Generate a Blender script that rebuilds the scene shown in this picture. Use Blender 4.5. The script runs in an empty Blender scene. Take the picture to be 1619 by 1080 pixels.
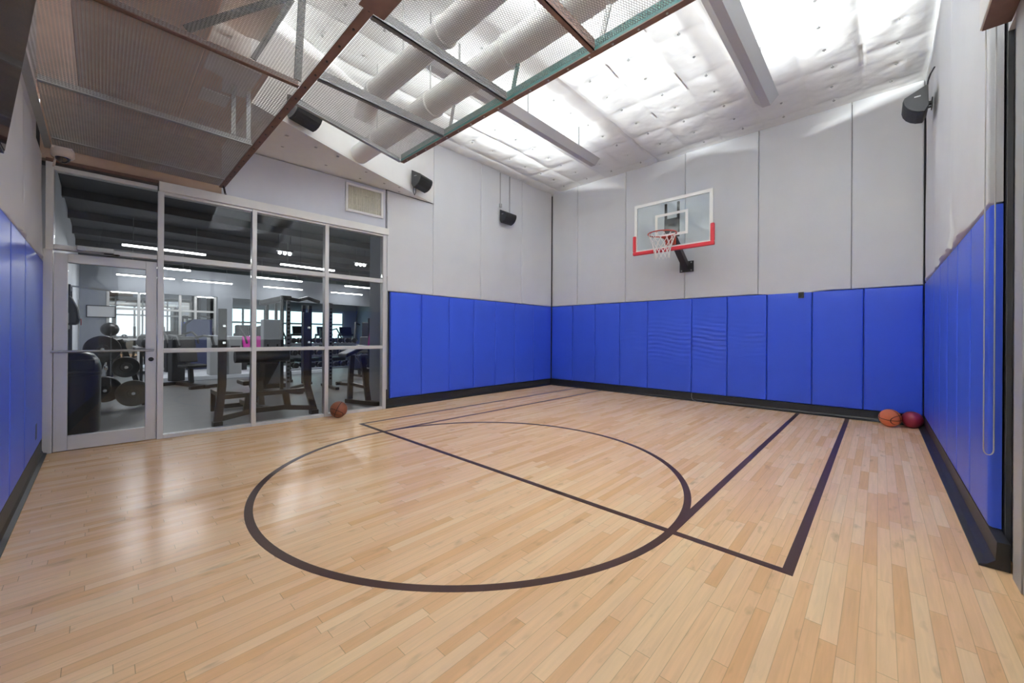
import bpy, bmesh, math, random
import numpy as np
from mathutils import Vector, Matrix
random.seed(7); np.random.seed(7)
SC = bpy.context.scene; COL = SC.collection
PI = math.pi

# ------------------------------------------------------------------ camera, world, exposure
F_PX, YAW, HZ, CAM_H, ROLL = 614.192, 43.3589, 530.889, 1.2246, 0.3437
cam_d = bpy.data.cameras.new('camera'); cam = bpy.data.objects.new('camera', cam_d); COL.objects.link(cam)
cam_d.sensor_width = 36.0; cam_d.lens = F_PX/1619*36; cam_d.shift_y = -(540-HZ)/1619
cam_d.clip_start = 0.02; cam_d.clip_end = 200
cam.matrix_world = Matrix.Translation((0, 0, CAM_H)) @ Matrix.Rotation(math.radians(YAW), 4, 'Z') @ Matrix.Rotation(PI/2, 4, 'X') @ Matrix.Rotation(math.radians(ROLL), 4, 'Z')
SC.camera = cam
SC.view_settings.view_transform = 'Standard'; SC.view_settings.look = 'None'
SC.view_settings.exposure = 1.08; SC.view_settings.gamma = 1.0; SC.view_settings.use_curve_mapping = False
SC.cycles.diffuse_bounces = 7; SC.cycles.max_bounces = 14; SC.cycles.transparent_max_bounces = 24
SC.cycles.glossy_bounces = 4; SC.cycles.sample_clamp_indirect = 6.0; SC.cycles.caustics_reflective = False
W = bpy.data.worlds.new('daylight'); SC.world = W; W.use_nodes = True
bg = W.node_tree.nodes['Background']; bg.inputs[0].default_value = (0.93, 0.97, 1.0, 1); bg.inputs[1].default_value = 1.2

PROFILE_POW, PROFILE_MAX = 2.9, 30.0
UPLIGHT_W = 7.6      # each pendant uplight
GYM_W = 13.0           # each fitness-room tube

def area(name, loc, sx, sy, watts, rot=(0, 0, 0), col=(1, 1, 1), parent=None, spread=PI):
    l = bpy.data.lights.new(name, 'AREA'); l.shape = 'RECTANGLE'; l.size = sx; l.size_y = sy; l.energy = watts
    l.color = col; l.spread = spread
    o = bpy.data.objects.new(name, l); COL.objects.link(o)
    o.rotation_euler = rot
    if parent: o.parent = parent; o.location = Vector(loc)-Vector(parent.location)
    else: o.location = loc
    return o

# ------------------------------------------------------------------ tagging
def tag(o, label=None, cat=None, group=None, kind=None):
    if label: o['label'] = label
    if cat: o['category'] = cat
    if group: o['group'] = group
    if kind: o['kind'] = kind
    return o
def thing(name, label, cat, loc=(0, 0, 0), rz=0.0, group=None, kind=None):
    o = bpy.data.objects.new(name, None); COL.objects.link(o); o.empty_display_size = .1
    o.location = loc; o.rotation_euler = (0, 0, rz)
    return tag(o, label, cat, group, kind)

# ------------------------------------------------------------------ materials
def nodes(m):
    return m.node_tree.nodes, m.node_tree.links
MATS = {}
def mat(name, col, rough=.5, metal=0., spec=.5, noise=.05, nscale=8., bump=0., bscale=60., coat=0., emit=None, estr=0., bstretch=None):
    if name in MATS: return MATS[name]
    m = bpy.data.materials.new(name); m.use_nodes = True; N, L = nodes(m); b = N['Principled BSDF']
    b.inputs['Roughness'].default_value = rough; b.inputs['Metallic'].default_value = metal
    b.inputs['Specular IOR Level'].default_value = spec; b.inputs['Coat Weight'].default_value = coat
    if coat: b.inputs['Coat Roughness'].default_value = .12
    tc = N.new('ShaderNodeTexCoord'); src = tc.outputs['Object']
    n = N.new('ShaderNodeTexNoise'); n.inputs['Scale'].default_value = nscale; n.inputs['Detail'].default_value = 4
    L.new(src, n.inputs['Vector'])
    r = N.new('ShaderNodeMapRange'); r.inputs['To Min'].default_value = 1-noise; r.inputs['To Max'].default_value = 1+noise
    L.new(n.outputs['Fac'], r.inputs['Value'])
    mx = N.new('ShaderNodeVectorMath'); mx.operation = 'SCALE'; mx.inputs[0].default_value = col[:3]
    L.new(r.outputs['Result'], mx.inputs['Scale']); L.new(mx.outputs['Vector'], b.inputs['Base Color'])
    if bump:
        n2 = N.new('ShaderNodeTexNoise'); n2.inputs['Scale'].default_value = bscale; n2.inputs['Detail'].default_value = 5
        if bstretch:
            mp = N.new('ShaderNodeMapping'); mp.inputs['Scale'].default_value = bstretch; L.new(src, mp.inputs['Vector']); L.new(mp.outputs[0], n2.inputs['Vector'])
        else: L.new(src, n2.inputs['Vector'])
        bp = N.new('ShaderNodeBump'); bp.inputs['Strength'].default_value = bump; bp.inputs['Distance'].default_value = .01
        L.new(n2.outputs['Fac'], bp.inputs['Height']); L.new(bp.outputs[0], b.inputs['Normal'])
    if emit:
        b.inputs['Emission Color'].default_value = (*emit, 1); b.inputs['Emission Strength'].default_value = estr
    MATS[name] = m
    return m

def glass_mat(name, tint=(.96, .98, .98), refl=1.0, rough=.0):
    if name in MATS: return MATS[name]
    m = bpy.data.materials.new(name); m.use_nodes = True; N, L = nodes(m); N.clear()
    out = N.new('ShaderNodeOutputMaterial'); t = N.new('ShaderNodeBsdfTransparent'); g = N.new('ShaderNodeBsdfGlossy')
    t.inputs[0].default_value = (*tint, 1); g.inputs['Roughness'].default_value = rough; g.inputs[0].default_value = (1, 1, 1, 1)
    f = N.new('ShaderNodeFresnel'); f.inputs[0].default_value = 1.5
    k = N.new('ShaderNodeMath'); k.operation = 'MULTIPLY'; k.inputs[1].default_value = refl; L.new(f.outputs[0], k.inputs[0])
    mx = N.new('ShaderNodeMixShader'); L.new(k.outputs[0], mx.inputs[0]); L.new(t.outputs[0], mx.inputs[1]); L.new(g.outputs[0], mx.inputs[2])
    L.new(mx.outputs[0], out.inputs[0]); MATS[name] = m
    return m

def math_node(N, L, op, a, b=None, c=None):
    n = N.new('ShaderNodeMath'); n.operation = op
    for i, v in enumerate((a, b, c)):
        if v is None: continue
        if isinstance(v, (int, float)): n.inputs[i].default_value = v
        else: L.new(v, n.inputs[i])
    return n.outputs[0]

def maple_mat():
    m = bpy.data.materials.new('maple_strip_floor'); m.use_nodes = True; N, L = nodes(m); b = N['Principled BSDF']
    tc = N.new('ShaderNodeTexCoord'); sp = N.new('ShaderNodeSeparateXYZ'); L.new(tc.outputs['Object'], sp.inputs[0])
    X, Y = sp.outputs['X'], sp.outputs['Y']
    M = lambda *a: math_node(N, L, *a)
    u = M('DIVIDE', X, .057); row = M('FLOOR', u); fu = M('SUBTRACT', u, row)
    w1 = N.new('ShaderNodeTexWhiteNoise'); w1.noise_dimensions = '1D'; L.new(row, w1.inputs['W'])
    leng = M('ADD', M('MULTIPLY', w1.outputs['Value'], .45), .5)
    w1b = N.new('ShaderNodeTexWhiteNoise'); w1b.noise_dimensions = '1D'; L.new(M('ADD', row, 311.7), w1b.inputs['W'])
    v = M('DIVIDE', M('ADD', Y, M('MULTIPLY', w1b.outputs['Value'], 9.0)), leng); idx = M('FLOOR', v); fv = M('SUBTRACT', v, idx)
    cb = N.new('ShaderNodeCombineXYZ'); L.new(row, cb.inputs[0]); L.new(idx, cb.inputs[1])
    w2 = N.new('ShaderNodeTexWhiteNoise'); w2.noise_dimensions = '3D'; L.new(cb.outputs[0], w2.inputs['Vector'])
    ramp = N.new('ShaderNodeValToRGB'); e = ramp.color_ramp.elements
    e[0].position = 0; e[0].color = (.82, .485, .245, 1); e[1].position = 1; e[1].color = (.95, .685, .41, 1)
    for p, c in ((.12, (.86, .53, .28, 1)), (.45, (.915, .60, .34, 1)), (.8, (.94, .645, .375, 1))):
        q = e.new(p); q.color = c
    L.new(w2.outputs['Value'], ramp.inputs[0])
    # grain, stretched along the strip and shifted per strip
    cg = N.new('ShaderNodeCombineXYZ'); L.new(M('MULTIPLY', X, 60.0), cg.inputs[0]); L.new(M('ADD', M('MULTIPLY', Y, 3.2), M('MULTIPLY', w2.outputs['Value'], 57.0)), cg.inputs[1]); L.new(M('MULTIPLY', w2.outputs['Value'], 31.0), cg.inputs[2])
    gn = N.new('ShaderNodeTexNoise'); gn.inputs['Scale'].default_value = 1.; gn.inputs['Detail'].default_value = 5; gn.inputs['Distortion'].default_value = .6; L.new(cg.outputs[0], gn.inputs['Vector'])
    gr = N.new('ShaderNodeMapRange'); gr.inputs['From Min'].default_value = .3; gr.inputs['From Max'].default_value = .7; gr.inputs['To Min'].default_value = .93; gr.inputs['To Max'].default_value = 1.05; L.new(gn.outputs['Fac'], gr.inputs['Value'])
    # mineral streaks / heartwood flame
    ck = N.new('ShaderNodeCombineXYZ'); L.new(M('MULTIPLY', X, 14.0), ck.inputs[0]); L.new(M('ADD', M('MULTIPLY', Y, 5.0), M('MULTIPLY', w2.outputs['Value'], 91.0)), ck.inputs[1]); L.new(M('MULTIPLY', w2.outputs['Value'], 77.0), ck.inputs[2])
    kn = N.new('ShaderNodeTexNoise'); kn.inputs['Scale'].default_value = 1.; kn.inputs['Detail'].default_value = 3; L.new(ck.outputs[0], kn.inputs['Vector'])
    kr = N.new('ShaderNodeMapRange'); kr.inputs['From Min'].default_value = .63; kr.inputs['From Max'].default_value = .78; kr.inputs['To Min'].default_value = 1.0; kr.inputs['To Max'].default_value = .72; L.new(kn.outputs['Fac'], kr.inputs['Value'])
    # seams
    eu = M('MINIMUM', fu, M('SUBTRACT', 1.0, fu)); ev = M('MULTIPLY', M('MINIMUM', fv, M('SUBTRACT', 1.0, fv)), leng)
    su = N.new('ShaderNodeMapRange'); su.inputs['From Min'].default_value = .006; su.inputs['From Max'].default_value = .03; su.inputs['To Min'].default_value = .70; su.inputs['To Max'].default_value = 1.; L.new(eu, su.inputs['Value'])
    sv = N.new('ShaderNodeMapRange'); sv.inputs['From Min'].default_value = .0004; sv.inputs['From Max'].default_value = .0018; sv.inputs['To Min'].default_value = .55; sv.inputs['To Max'].default_value = 1.; L.new(ev, sv.inputs['Value'])
    k = M('MULTIPLY', M('MULTIPLY', gr.outputs[0], kr.outputs[0]), M('MULTIPLY', su.outputs[0], sv.outputs[0]))
    sc = N.new('ShaderNodeVectorMath'); sc.operation = 'SCALE'; L.new(ramp.outputs[0], sc.inputs[0]); L.new(k, sc.inputs['Scale'])
    L.new(sc.outputs[0], b.inputs['Base Color'])
    rr = N.new('ShaderNodeMapRange'); rr.inputs['To Min'].default_value = .15; rr.inputs['To Max'].default_value = .24; L.new(gn.outputs['Fac'], rr.inputs['Value']); L.new(rr.outputs[0], b.inputs['Roughness'])
    b.inputs['Specular IOR Level'].default_value = .0
    bp = N.new('ShaderNodeBump'); bp.inputs['Strength'].default_value = .12; bp.inputs['Distance'].default_value = .003
    L.new(M('ADD', M('MULTIPLY', w2.outputs['Value'], .3), M('MULTIPLY', su.outputs[0], .6)), bp.inputs['Height']); L.new(bp.outputs[0], b.inputs['Normal'])
    gl = N.new('ShaderNodeBsdfGlossy'); L.new(rr.outputs[0], gl.inputs['Roughness']); L.new(bp.outputs[0], gl.inputs['Normal'])
    df = N.new('ShaderNodeBsdfDiffuse'); L.new(sc.outputs[0], df.inputs[0]); L.new(bp.outputs[0], df.inputs['Normal'])
    fr = N.new('ShaderNodeFresnel'); fr.inputs[0].default_value = 1.45
    fac = M('MINIMUM', M('MULTIPLY', fr.outputs[0], .9), .17)
    ms = N.new('ShaderNodeMixShader'); L.new(fac, ms.inputs[0]); L.new(df.outputs[0], ms.inputs[1]); L.new(gl.outputs[0], ms.inputs[2])
    L.new(ms.outputs[0], N['Material Output'].inputs[0])
    return m

def ball_mat(name, col, line, R):
    m = mat(name, col, .55, bump=.35, bscale=420, noise=.08, nscale=30)
    N, L = nodes(m); b = N['Principled BSDF']; M = lambda *a: math_node(N, L, *a)
    tc = N.new('ShaderNodeTexCoord'); sp = N.new('ShaderNodeSeparateXYZ'); L.new(tc.outputs['Object'], sp.inputs[0])
    ax, ay, az = [M('ABSOLUTE', sp.outputs[i]) for i in range(3)]
    cur = M('ABSOLUTE', M('SUBTRACT', ay, M('ADD', .56*R, M('MULTIPLY', M('MULTIPLY', az, az), .9/R))))
    d = M('MINIMUM', M('MINIMUM', ax, az), cur)
    k = N.new('ShaderNodeMapRange'); k.inputs['From Min'].default_value = .028*R; k.inputs['From Max'].default_value = .05*R; L.new(d, k.inputs['Value'])
    mx = N.new('ShaderNodeMix'); mx.data_type = 'RGBA'; mx.inputs[6].default_value = (*line, 1)
    L.new(k.outputs[0], mx.inputs[0]); L.new(b.inputs['Base Color'].links[0].from_socket, mx.inputs[7]); L.new(mx.outputs[2], b.inputs['Base Color'])
    return m

C_ALU = mat('brushed_aluminium', (.56, .555, .56), .38, .55, noise=.04)
C_ALUW = mat('pale_anodised_aluminium', (.69, .685, .68), .42, .2, noise=.03)
C_BLUE = mat('blue_vinyl', (.050, .118, .74), .36, spec=.32, noise=.06, nscale=3, bump=.16, bscale=260)
C_GREY = mat('grey_fabric', (.73, .745, .765), .92, spec=.15, noise=.05, nscale=2.2, bump=.35, bscale=330)
C_GREYW = mat('grey_wall_paint', (.62, .635, .69), .85, spec=.2, noise=.04)
C_SEAM = mat('wall_seam_shade', (.06, .06, .065), .9)  # wall colour darkened to put shade into the seams between pads
C_WHITE = mat('white_paint', (.82, .82, .80), .7, noise=.03)
C_INS = mat('white_faced_insulation', (.76, .77, .77), .75, spec=.3, noise=.03, bump=.25, bscale=14)
C_BLACK = mat('black_rubber', (.018, .018, .019), .5, noise=.15)
C_LINE = mat('dark_brown_floor_paint', (.065, .030, .022), .36, spec=.25, noise=.12, nscale=30)
C_BLK = mat('black_powder_coat', (.022, .022, .024), .42, noise=.1)
C_BLKP = mat('black_plastic', (.03, .031, .034), .45, noise=.1)
C_GRIL = mat('black_speaker_grille', (.008, .008, .009), .6, bump=.4, bscale=500)
C_STEEL = mat('galvanised_steel', (.42, .43, .43), .45, .7, noise=.12, nscale=30)
C_RAIL = mat('dark_grey_rail', (.16, .16, .165), .5, .3, noise=.15)
C_MESH = mat('expanded_metal', (.34, .34, .335), .5, .45, noise=.2, nscale=12)
C_TEAL = mat('teal_painted_steel', (.015, .105, .10), .45, noise=.2, nscale=14)
C_RUST = mat('red_primer_steel', (.17, .095, .075), .6, noise=.25, nscale=18)
C_KRAFT = mat('brown_kraft_facing', (.66, .46, .37), .8, noise=.15, nscale=3)
C_FOIL = mat('crinkled_foil_insulation', (.72, .72, .72), .35, .55, noise=.1, bump=.8, bscale=22)
C_RED = mat('red_padding', (.62, .028, .045), .45, noise=.05)
C_ORIM = mat('orange_red_rim', (.50, .055, .035), .4, noise=.1)
C_NET = mat('white_net_cord', (.82, .80, .77), .8)
C_WLINE = mat('white_board_paint', (.86, .86, .83), .5)
C_BRN = mat('dark_bronze_steel', (.035, .027, .024), .4, .2)
C_PEND = mat('grey_pendant_housing', (.50, .505, .515), .55, noise=.02)
C_LAMP = mat('lamp_strip', (.9, .9, .9), .5, emit=(1, .98, .95), estr=3.)
C_DUCT = mat('white_painted_duct', (.74, .735, .72), .5, noise=.05)
C_CREAM = mat('cream_filter_media', (.60, .58, .48), .9, noise=.25, nscale=18, bstretch=(1, 1, 1))
C_VINYLW = mat('white_camera_shell', (.78, .68, .62), .4)
C_DOME = mat('smoked_dome', (.012, .012, .016), .08, spec=.8)
C_SCREEN = mat('glossy_screen', (.012, .012, .013), .06, spec=.6)
C_CHAIN = mat('steel_bead_chain', (.7, .7, .7), .3, .6)
C_RUB = mat('grey_rubber_floor', (.15, .156, .165), .36, noise=.22, nscale=5, spec=.5)
C_GWALL = mat('pale_blue_grey_paint', (.36, .385, .43), .7, noise=.03)
C_GWHITE = mat('gym_white_paint', (.72, .75, .80), .6, noise=.03)
C_GCEIL = mat('charcoal_ceiling', (.12, .12, .125), .9, noise=.2, nscale=3)
C_TUBE = mat('lit_tube', (1, 1, 1), .5, emit=(1, 1, 1), estr=9.)
C_DAY = mat('daylight_window', (.8, .9, .9), .5, emit=(.62, .92, .94), estr=.95)
C_MIRROR = mat('wall_mirror', (.80, .84, .86), .02, 1.)
C_OLIVE = mat('dark_olive_frame', (.030, .027, .022), .38, noise=.1)
C_PAD = mat('black_upholstery', (.02, .02, .022), .4, noise=.1)
C_GPAD = mat('grey_upholstery', (.20, .21, .23), .5)
C_SHROUD = mat('silver_shroud', (.27, .28, .31), .4, .2)
C_CHROME = mat('chrome', (.75, .76, .78), .15, 1.)
C_IRON = mat('black_iron_plate', (.02, .02, .022), .33, noise=.15, spec=.6)
C_GIRON = mat('grey_iron_plate', (.10, .098, .09), .45, .2)
C_MAG = mat('magenta_upholstery', (.50, .02, .30), .5)
C_BIN = mat('dark_bin_plastic', (.035, .038, .044), .28, noise=.1, spec=.6)
C_LBIN = mat('pale_grey_plastic', (.45, .46, .47), .5)
C_NAVY = mat('navy_panel', (.05, .065, .15), .6)
C_PAPER = mat('white_paper', (.75, .76, .78), .8)
C_GREYP = mat('grey_door_paint', (.40, .41, .415), .45, noise=.03)
C_WPIPE = mat('grey_conduit', (.44, .44, .45), .5)
G_STORE = glass_mat('storefront_glass', (.92, .935, .94), .6)
G_BOARD = glass_mat('backboard_glass', (.90, .945, .95), .7)

# ------------------------------------------------------------------ mesh builder
class MB:
    def __init__(s, xf=None): s.v = []; s.f = []; s.xf = xf
    def add(s, vs, fs):
        o = len(s.v)
        s.v += [Vector(v) if s.xf is None else s.xf @ Vector(v) for v in vs]
        s.f += [tuple(i+o for i in f) for f in fs]; return s
    def box(s, lo, hi, rot=None, piv=None):
        x0, y0, z0 = lo; x1, y1, z1 = hi
        vs = [(x0, y0, z0), (x1, y0, z0), (x1, y1, z0), (x0, y1, z0), (x0, y0, z1), (x1, y0, z1), (x1, y1, z1), (x0, y1, z1)]
        if rot is not None:
            p = Vector(piv) if piv else (Vector(lo)+Vector(hi))/2
            vs = [rot @ (Vector(v)-p)+p for v in vs]
        return s.add(vs, [(0, 3, 2, 1), (4, 5, 6, 7), (0, 1, 5, 4), (1, 2, 6, 5), (2, 3, 7, 6), (3, 0, 4, 7)])
    def bar(s, a, b, w, h=None, up=(0, 0, 1)):
        """rectangular bar from a to b, width w (sideways) and h (along up)"""
        h = h or w; a = Vector(a); b = Vector(b); d = (b-a).normalized(); u = Vector(up)
        if abs(d.dot(u)) > .98: u = Vector((0, 1, 0))
        sd = d.cross(u).normalized(); u = sd.cross(d)
        vs = [p+sd*i*w/2+u*j*h/2 for p in (a, b) for i, j in ((-1, -1), (1, -1), (1, 1), (-1, 1))]
        return s.add(vs, [(3, 2, 1, 0), (4, 5, 6, 7), (0, 1, 5, 4), (1, 2, 6, 5), (2, 3, 7, 6), (3, 0, 4, 7)])
    def barpath(s, pts, w, h=None, up=(0, 0, 1)):
        pts = [Vector(p) for p in pts]
        h = h or w; rings = []
        for i, p in enumerate(pts):
            d = (pts[min(i+1, len(pts)-1)]-pts[max(i-1, 0)]).normalized(); u = Vector(up)
            sd = d.cross(u)
            sd = Vector((1, 0, 0)) if sd.length < 1e-4 else sd.normalized(); u = sd.cross(d)
            rings.append([p+sd*a*w/2+u*b*h/2 for a, b in ((-1, -1), (1, -1), (1, 1), (-1, 1))])
        vs = [v for r in rings for v in r]; fs = [(3, 2, 1, 0)]
        for i in range(len(rings)-1):
            for k in range(4): fs.append((i*4+k, i*4+(k+1) % 4, i*4+4+(k+1) % 4, i*4+4+k))
        n = len(rings)*4; fs.append((n-4, n-3, n-2, n-1))
        return s.add(vs, fs)
    def tube(s, pts, r, n=8, cap=True, closed=False):
        pts = [Vector(p) for p in pts]; m = len(pts); rr = r if isinstance(r, (list, tuple)) else [r]*m
        vs = []; prev = None
        for i, p in enumerate(pts):
            if closed: d = (pts[(i+1) % m]-pts[i-1]).normalized()
            else: d = (pts[min(i+1, m-1)]-pts[max(i-1, 0)]).normalized()
            if prev is None: u = d.orthogonal().normalized()
            else: u = (prev-d*prev.dot(d)); u = u.normalized() if u.length > 1e-6 else d.orthogonal().normalized()
            prev = u; w = d.cross(u)
            vs += [p+(u*math.cos(2*PI*k/n)+w*math.sin(2*PI*k/n))*rr[i] for k in range(n)]
        fs = []
        for i in range(m if closed else m-1):
            j = (i+1) % m
            for k in range(n): fs.append((i*n+k, i*n+(k+1) % n, j*n+(k+1) % n, j*n+k))
        if cap and not closed: fs.append(tuple(range(n-1, -1, -1))); fs.append(tuple((m-1)*n+k for k in range(n)))
        return s.add(vs, fs)
    def lathe(s, prof, o=(0, 0, 0), axis=(0, 0, 1), n=24):
        o = Vector(o); a = Vector(axis).normalized(); u = a.orthogonal().normalized(); w = a.cross(u); vs = []
        for r, h in prof: vs += [o+a*h+(u*math.cos(2*PI*k/n)+w*math.sin(2*PI*k/n))*r for k in range(n)]
        fs = []; m = len(prof)
        for i in range(m-1):
            for k in range(n): fs.append((i*n+k, i*n+(k+1) % n, (i+1)*n+(k+1) % n, (i+1)*n+k))
        if prof[0][0] > 1e-5: fs.append(tuple(range(n-1, -1, -1)))
        if prof[-1][0] > 1e-5: fs.append(tuple((m-1)*n+k for k in range(n)))
        return s.add(vs, fs)
    def prism(s, poly, vec):
        """closed polygon (3-D points) swept by vec"""
        n = len(poly); v = Vector(vec); p = [Vector(q) for q in poly]
        return s.add(p+[q+v for q in p], [tuple(range(n-1, -1, -1)), tuple(range(n, 2*n))]+[(i, (i+1) % n, n+(i+1) % n, n+i) for i in range(n)])
    def ball(s, c, r, n=16, sc=(1, 1, 1)):
        c = Vector(c); prof = [(r*math.sin(PI*i/n), -r*math.cos(PI*i/n)) for i in range(n+1)]
        prof[0] = (1e-6, -r); prof[-1] = (1e-6, r)
        t = MB(); t.lathe(prof, n=2*n)
        return s.add([Vector((v.x*sc[0], v.y*sc[1], v.z*sc[2]))+c for v in t.v], t.f)
    def build(s, name, m, parent=None, bevel=0., smooth=None, seg=2, label=None):
        me = bpy.data.meshes.new(name); P = s.v
        if parent is not None:
            inv = (Matrix.Translation(parent.location) @ parent.rotation_euler.to_matrix().to_4x4())
            q = parent.parent
            while q is not None:
                inv = (Matrix.Translation(q.location) @ q.rotation_euler.to_matrix().to_4x4()) @ inv; q = q.parent
            inv = inv.inverted(); P = [inv @ p for p in P]; loc = None
        else:
            a = np.array([tuple(p) for p in P]); lo = a.min(0); hi = a.max(0); loc = Vector(((lo[0]+hi[0])/2, (lo[1]+hi[1])/2, lo[2]))
            P = [p-loc for p in P]
        me.from_pydata([tuple(p) for p in P], [], s.f)
        bm = bmesh.new(); bm.from_mesh(me); bmesh.ops.recalc_face_normals(bm, faces=bm.faces); bm.to_mesh(me); bm.free()
        for x in (m if isinstance(m, (list, tuple)) else [m]): me.materials.append(x)
        o = bpy.data.objects.new(name, me); COL.objects.link(o)
        if loc is not None: o.location = loc
        if parent is not None: o.parent = parent
        if smooth:
            for p in me.polygons: p.use_smooth = True
            me.set_sharp_from_angle(angle=math.radians(smooth))
        if bevel:
            md = o.modifiers.new('bevel', 'BEVEL'); md.width = bevel; md.segments = seg; md.limit_method = 'ANGLE'; md.angle_limit = math.radians(40)
            md.harden_normals = False
        if label: o['label'] = label
        return o

def struct(name, mb, m, parent=None, **k):
    o = mb.build(name, m, parent, **k)
    o['kind'] = 'structure'
    return o
def solo(name, mb, m, label, cat, group=None, **k):
    return tag(mb.build(name, m, None, **k), label, cat, group)
def grid_obj(name, pts, m, thick_fn=None):
    """pts: array (nu,nv,3) -> smooth mesh"""
    pts = np.asarray(pts, dtype=float); nu, nv = pts.shape[:2]
    me = bpy.data.meshes.new(name); V = pts.reshape(-1, 3)
    i = np.arange(nu-1)[:, None]*nv+np.arange(nv-1)[None, :]
    Q = np.stack([i, i+nv, i+nv+1, i+1], -1).reshape(-1, 4)
    me.from_pydata(V.tolist(), [], Q.tolist()); me.materials.append(m)
    for p in me.polygons: p.use_smooth = True
    o = bpy.data.objects.new(name, me); COL.objects.link(o)
    return o
def vnoise(x, y, seed=0):
    """smooth value noise on arrays"""
    xi = np.floor(x).astype(int); yi = np.floor(y).astype(int); fx = x-xi; fy = y-yi
    fx = fx*fx*(3-2*fx); fy = fy*fy*(3-2*fy)
    h = lambda a, b: np.modf(np.abs(np.sin(a*127.1+b*311.7+seed*74.7)*43758.5453))[0]
    return (h(xi, yi)*(1-fx)+h(xi+1, yi)*fx)*(1-fy)+(h(xi, yi+1)*(1-fx)+h(xi+1, yi+1)*fx)*fy

# ------------------------------------------------------------------ room dimensions
XL, YB, XR, YN = -5.985, 7.78, .455, -.40       # faces of the padding on the four sides
T = .05; ZC = 4.84; ZP0, ZP1 = .155, 1.955
DS = .0453; XS0 = -5.9023
def sfx(y): return XS0+DS*(y-5)                  # storefront plane
ang = math.atan(DS); SFM = Matrix.Translation((sfx(0), 0, 0)) @ Matrix.Rotation(-ang, 4, 'Z')   # local y runs along the storefront, local +x into the court
def sfl(y): return y/math.cos(ang)

# ------------------------------------------------------------------ floor
fl = MB().box((-6.135, -.47, -.06), (.66, 7.90, 0)); o = struct('floor', fl, maple_mat())
# lines
def line_strip(name, x0, y0, x1, y1, z=.0012):
    o = MB().box((x0, y0, .0002), (x1, y1, z)); return struct(name, o, C_LINE)
YFT = 2.464; LW = .051; h = LW/2
line_strip('floor_marking', -5.169-h, YFT-h, -.341+h, YFT+h, .0014)
for x in (-5.169, -4.558, -.945, -.341): line_strip('floor_marking', x-h, YFT-h, x+h, YB-.03, .0010)
ring = MB(); n = 160; vs = []
for r in (1.805-h, 1.805+h):
    for z in (.0002, .0012):
        vs += [(-2.752+r*math.cos(2*PI*k/n), YFT+r*math.sin(2*PI*k/n), z) for k in range(n)]
fs = []
for k in range(n):
    j = (k+1) % n
    fs += [(n+k, n+j, 3*n+j, 3*n+k), (k, n+k, n+j, j), (2*n+k, 2*n+j, 3*n+j, 3*n+k), (k, j, 2*n+j, 2*n+k)]
ring.add(vs, fs); struct('floor_marking', ring, C_LINE)

# ------------------------------------------------------------------ ceiling: quilted white insulation with washers, one relief mesh
def ceiling():
    x = np.arange(-6.2, .72, .0225); y = np.arange(-.6, 8.0, .0225); X, Y = np.meshgrid(x, y, indexing='ij')
    px, py = .62, .62
    jit = .05*(vnoise(X*.9, Y*.9, 3)-.5)
    u = (X+jit+.18)/px; v = (Y+.05*(vnoise(X*.8+9, Y*.8, 5)-.5)+.1)/(py*1.55)
    du = np.abs(u-np.round(u))*px; dv = np.abs(v-np.round(v))*py*1.55
    z = ZC-.012+0*X
    puff = 1-np.exp(-(du/.09)**1.2); puff2 = 1-np.exp(-(dv/.09)**1.2)
    z -= .035*puff*puff2*(.6+.8*vnoise(X*1.3, Y*1.3, 8))
    z -= .014*vnoise(X*5, Y*5, 1)+.006*vnoise(X*13, Y*13, 2)
    # pins pull dimples
    pu = (X+.18)/px-.5; pv = (Y+.1)/.48
    ju = .12*(vnoise(np.round(pu)*3.1, np.round(pv)*2.7, 11)-.5); jv = .2*(vnoise(np.round(pu)*2.3, np.round(pv)*4.1, 12)-.5)
    d = np.hypot((pu-np.round(pu)-ju)*px, (pv-np.round(pv)-jv)*.48)
    z += .018*np.exp(-(d/.05)**2)
    # open seams
    z += .02*np.exp(-(du/.012)**2)*(vnoise(X*2.1, Y*2.1, 21) > .62)
    edge = np.minimum.reduce([X-(-6.06), .53-X, 7.85-Y, Y+.47]); z = np.where(edge < .12, z-.03*(1-np.clip(edge, 0, .12)/.12), z)
    o = grid_obj('ceiling', np.stack([X, Y, z], -1), C_INS); o['kind'] = 'structure'
    slab = MB().box((-6.3, -.75, ZC+.03), (.8, 8.1, ZC+.12)); struct('ceiling_slab', slab, C_WHITE)
    # washers with a drooping pin end
    k = MB()
    for i in range(-20, 4):
        for j in range(0, 18):
            ju = .12*(float(vnoise(np.array([i*3.1]), np.array([j*2.7]), 11)[0])-.5); jv = .2*(float(vnoise(np.array([i*2.3]), np.array([j*4.1]), 12)[0])-.5)
            x = (i+.5+ju)*px-.18; yy = (j+jv)*.48-.1
            if not (-5.95 < x < .4 and -.3 < yy < 7.7): continue
            k.lathe([(.019, -.047), (.019, -.043)], (x, yy, ZC), n=8)
            k.tube([(x, yy, ZC-.02), (x, yy, ZC-.062)], .004, 5)
    k.build('insulation_pin', C_STEEL, o)['kind'] = 'stuff'
ceiling()

# ------------------------------------------------------------------ walls behind the padding
struct('wall_back', MB().box((-6.3, YB+T+.006, 0), (.8, YB+T+.12, ZC+.03)), C_SEAM)
struct('wall_left', MB().box((XL-T-.14, 3.262, 0), (XL-T-.004, YB+T+.004, ZC+.03)), C_SEAM)
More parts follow.
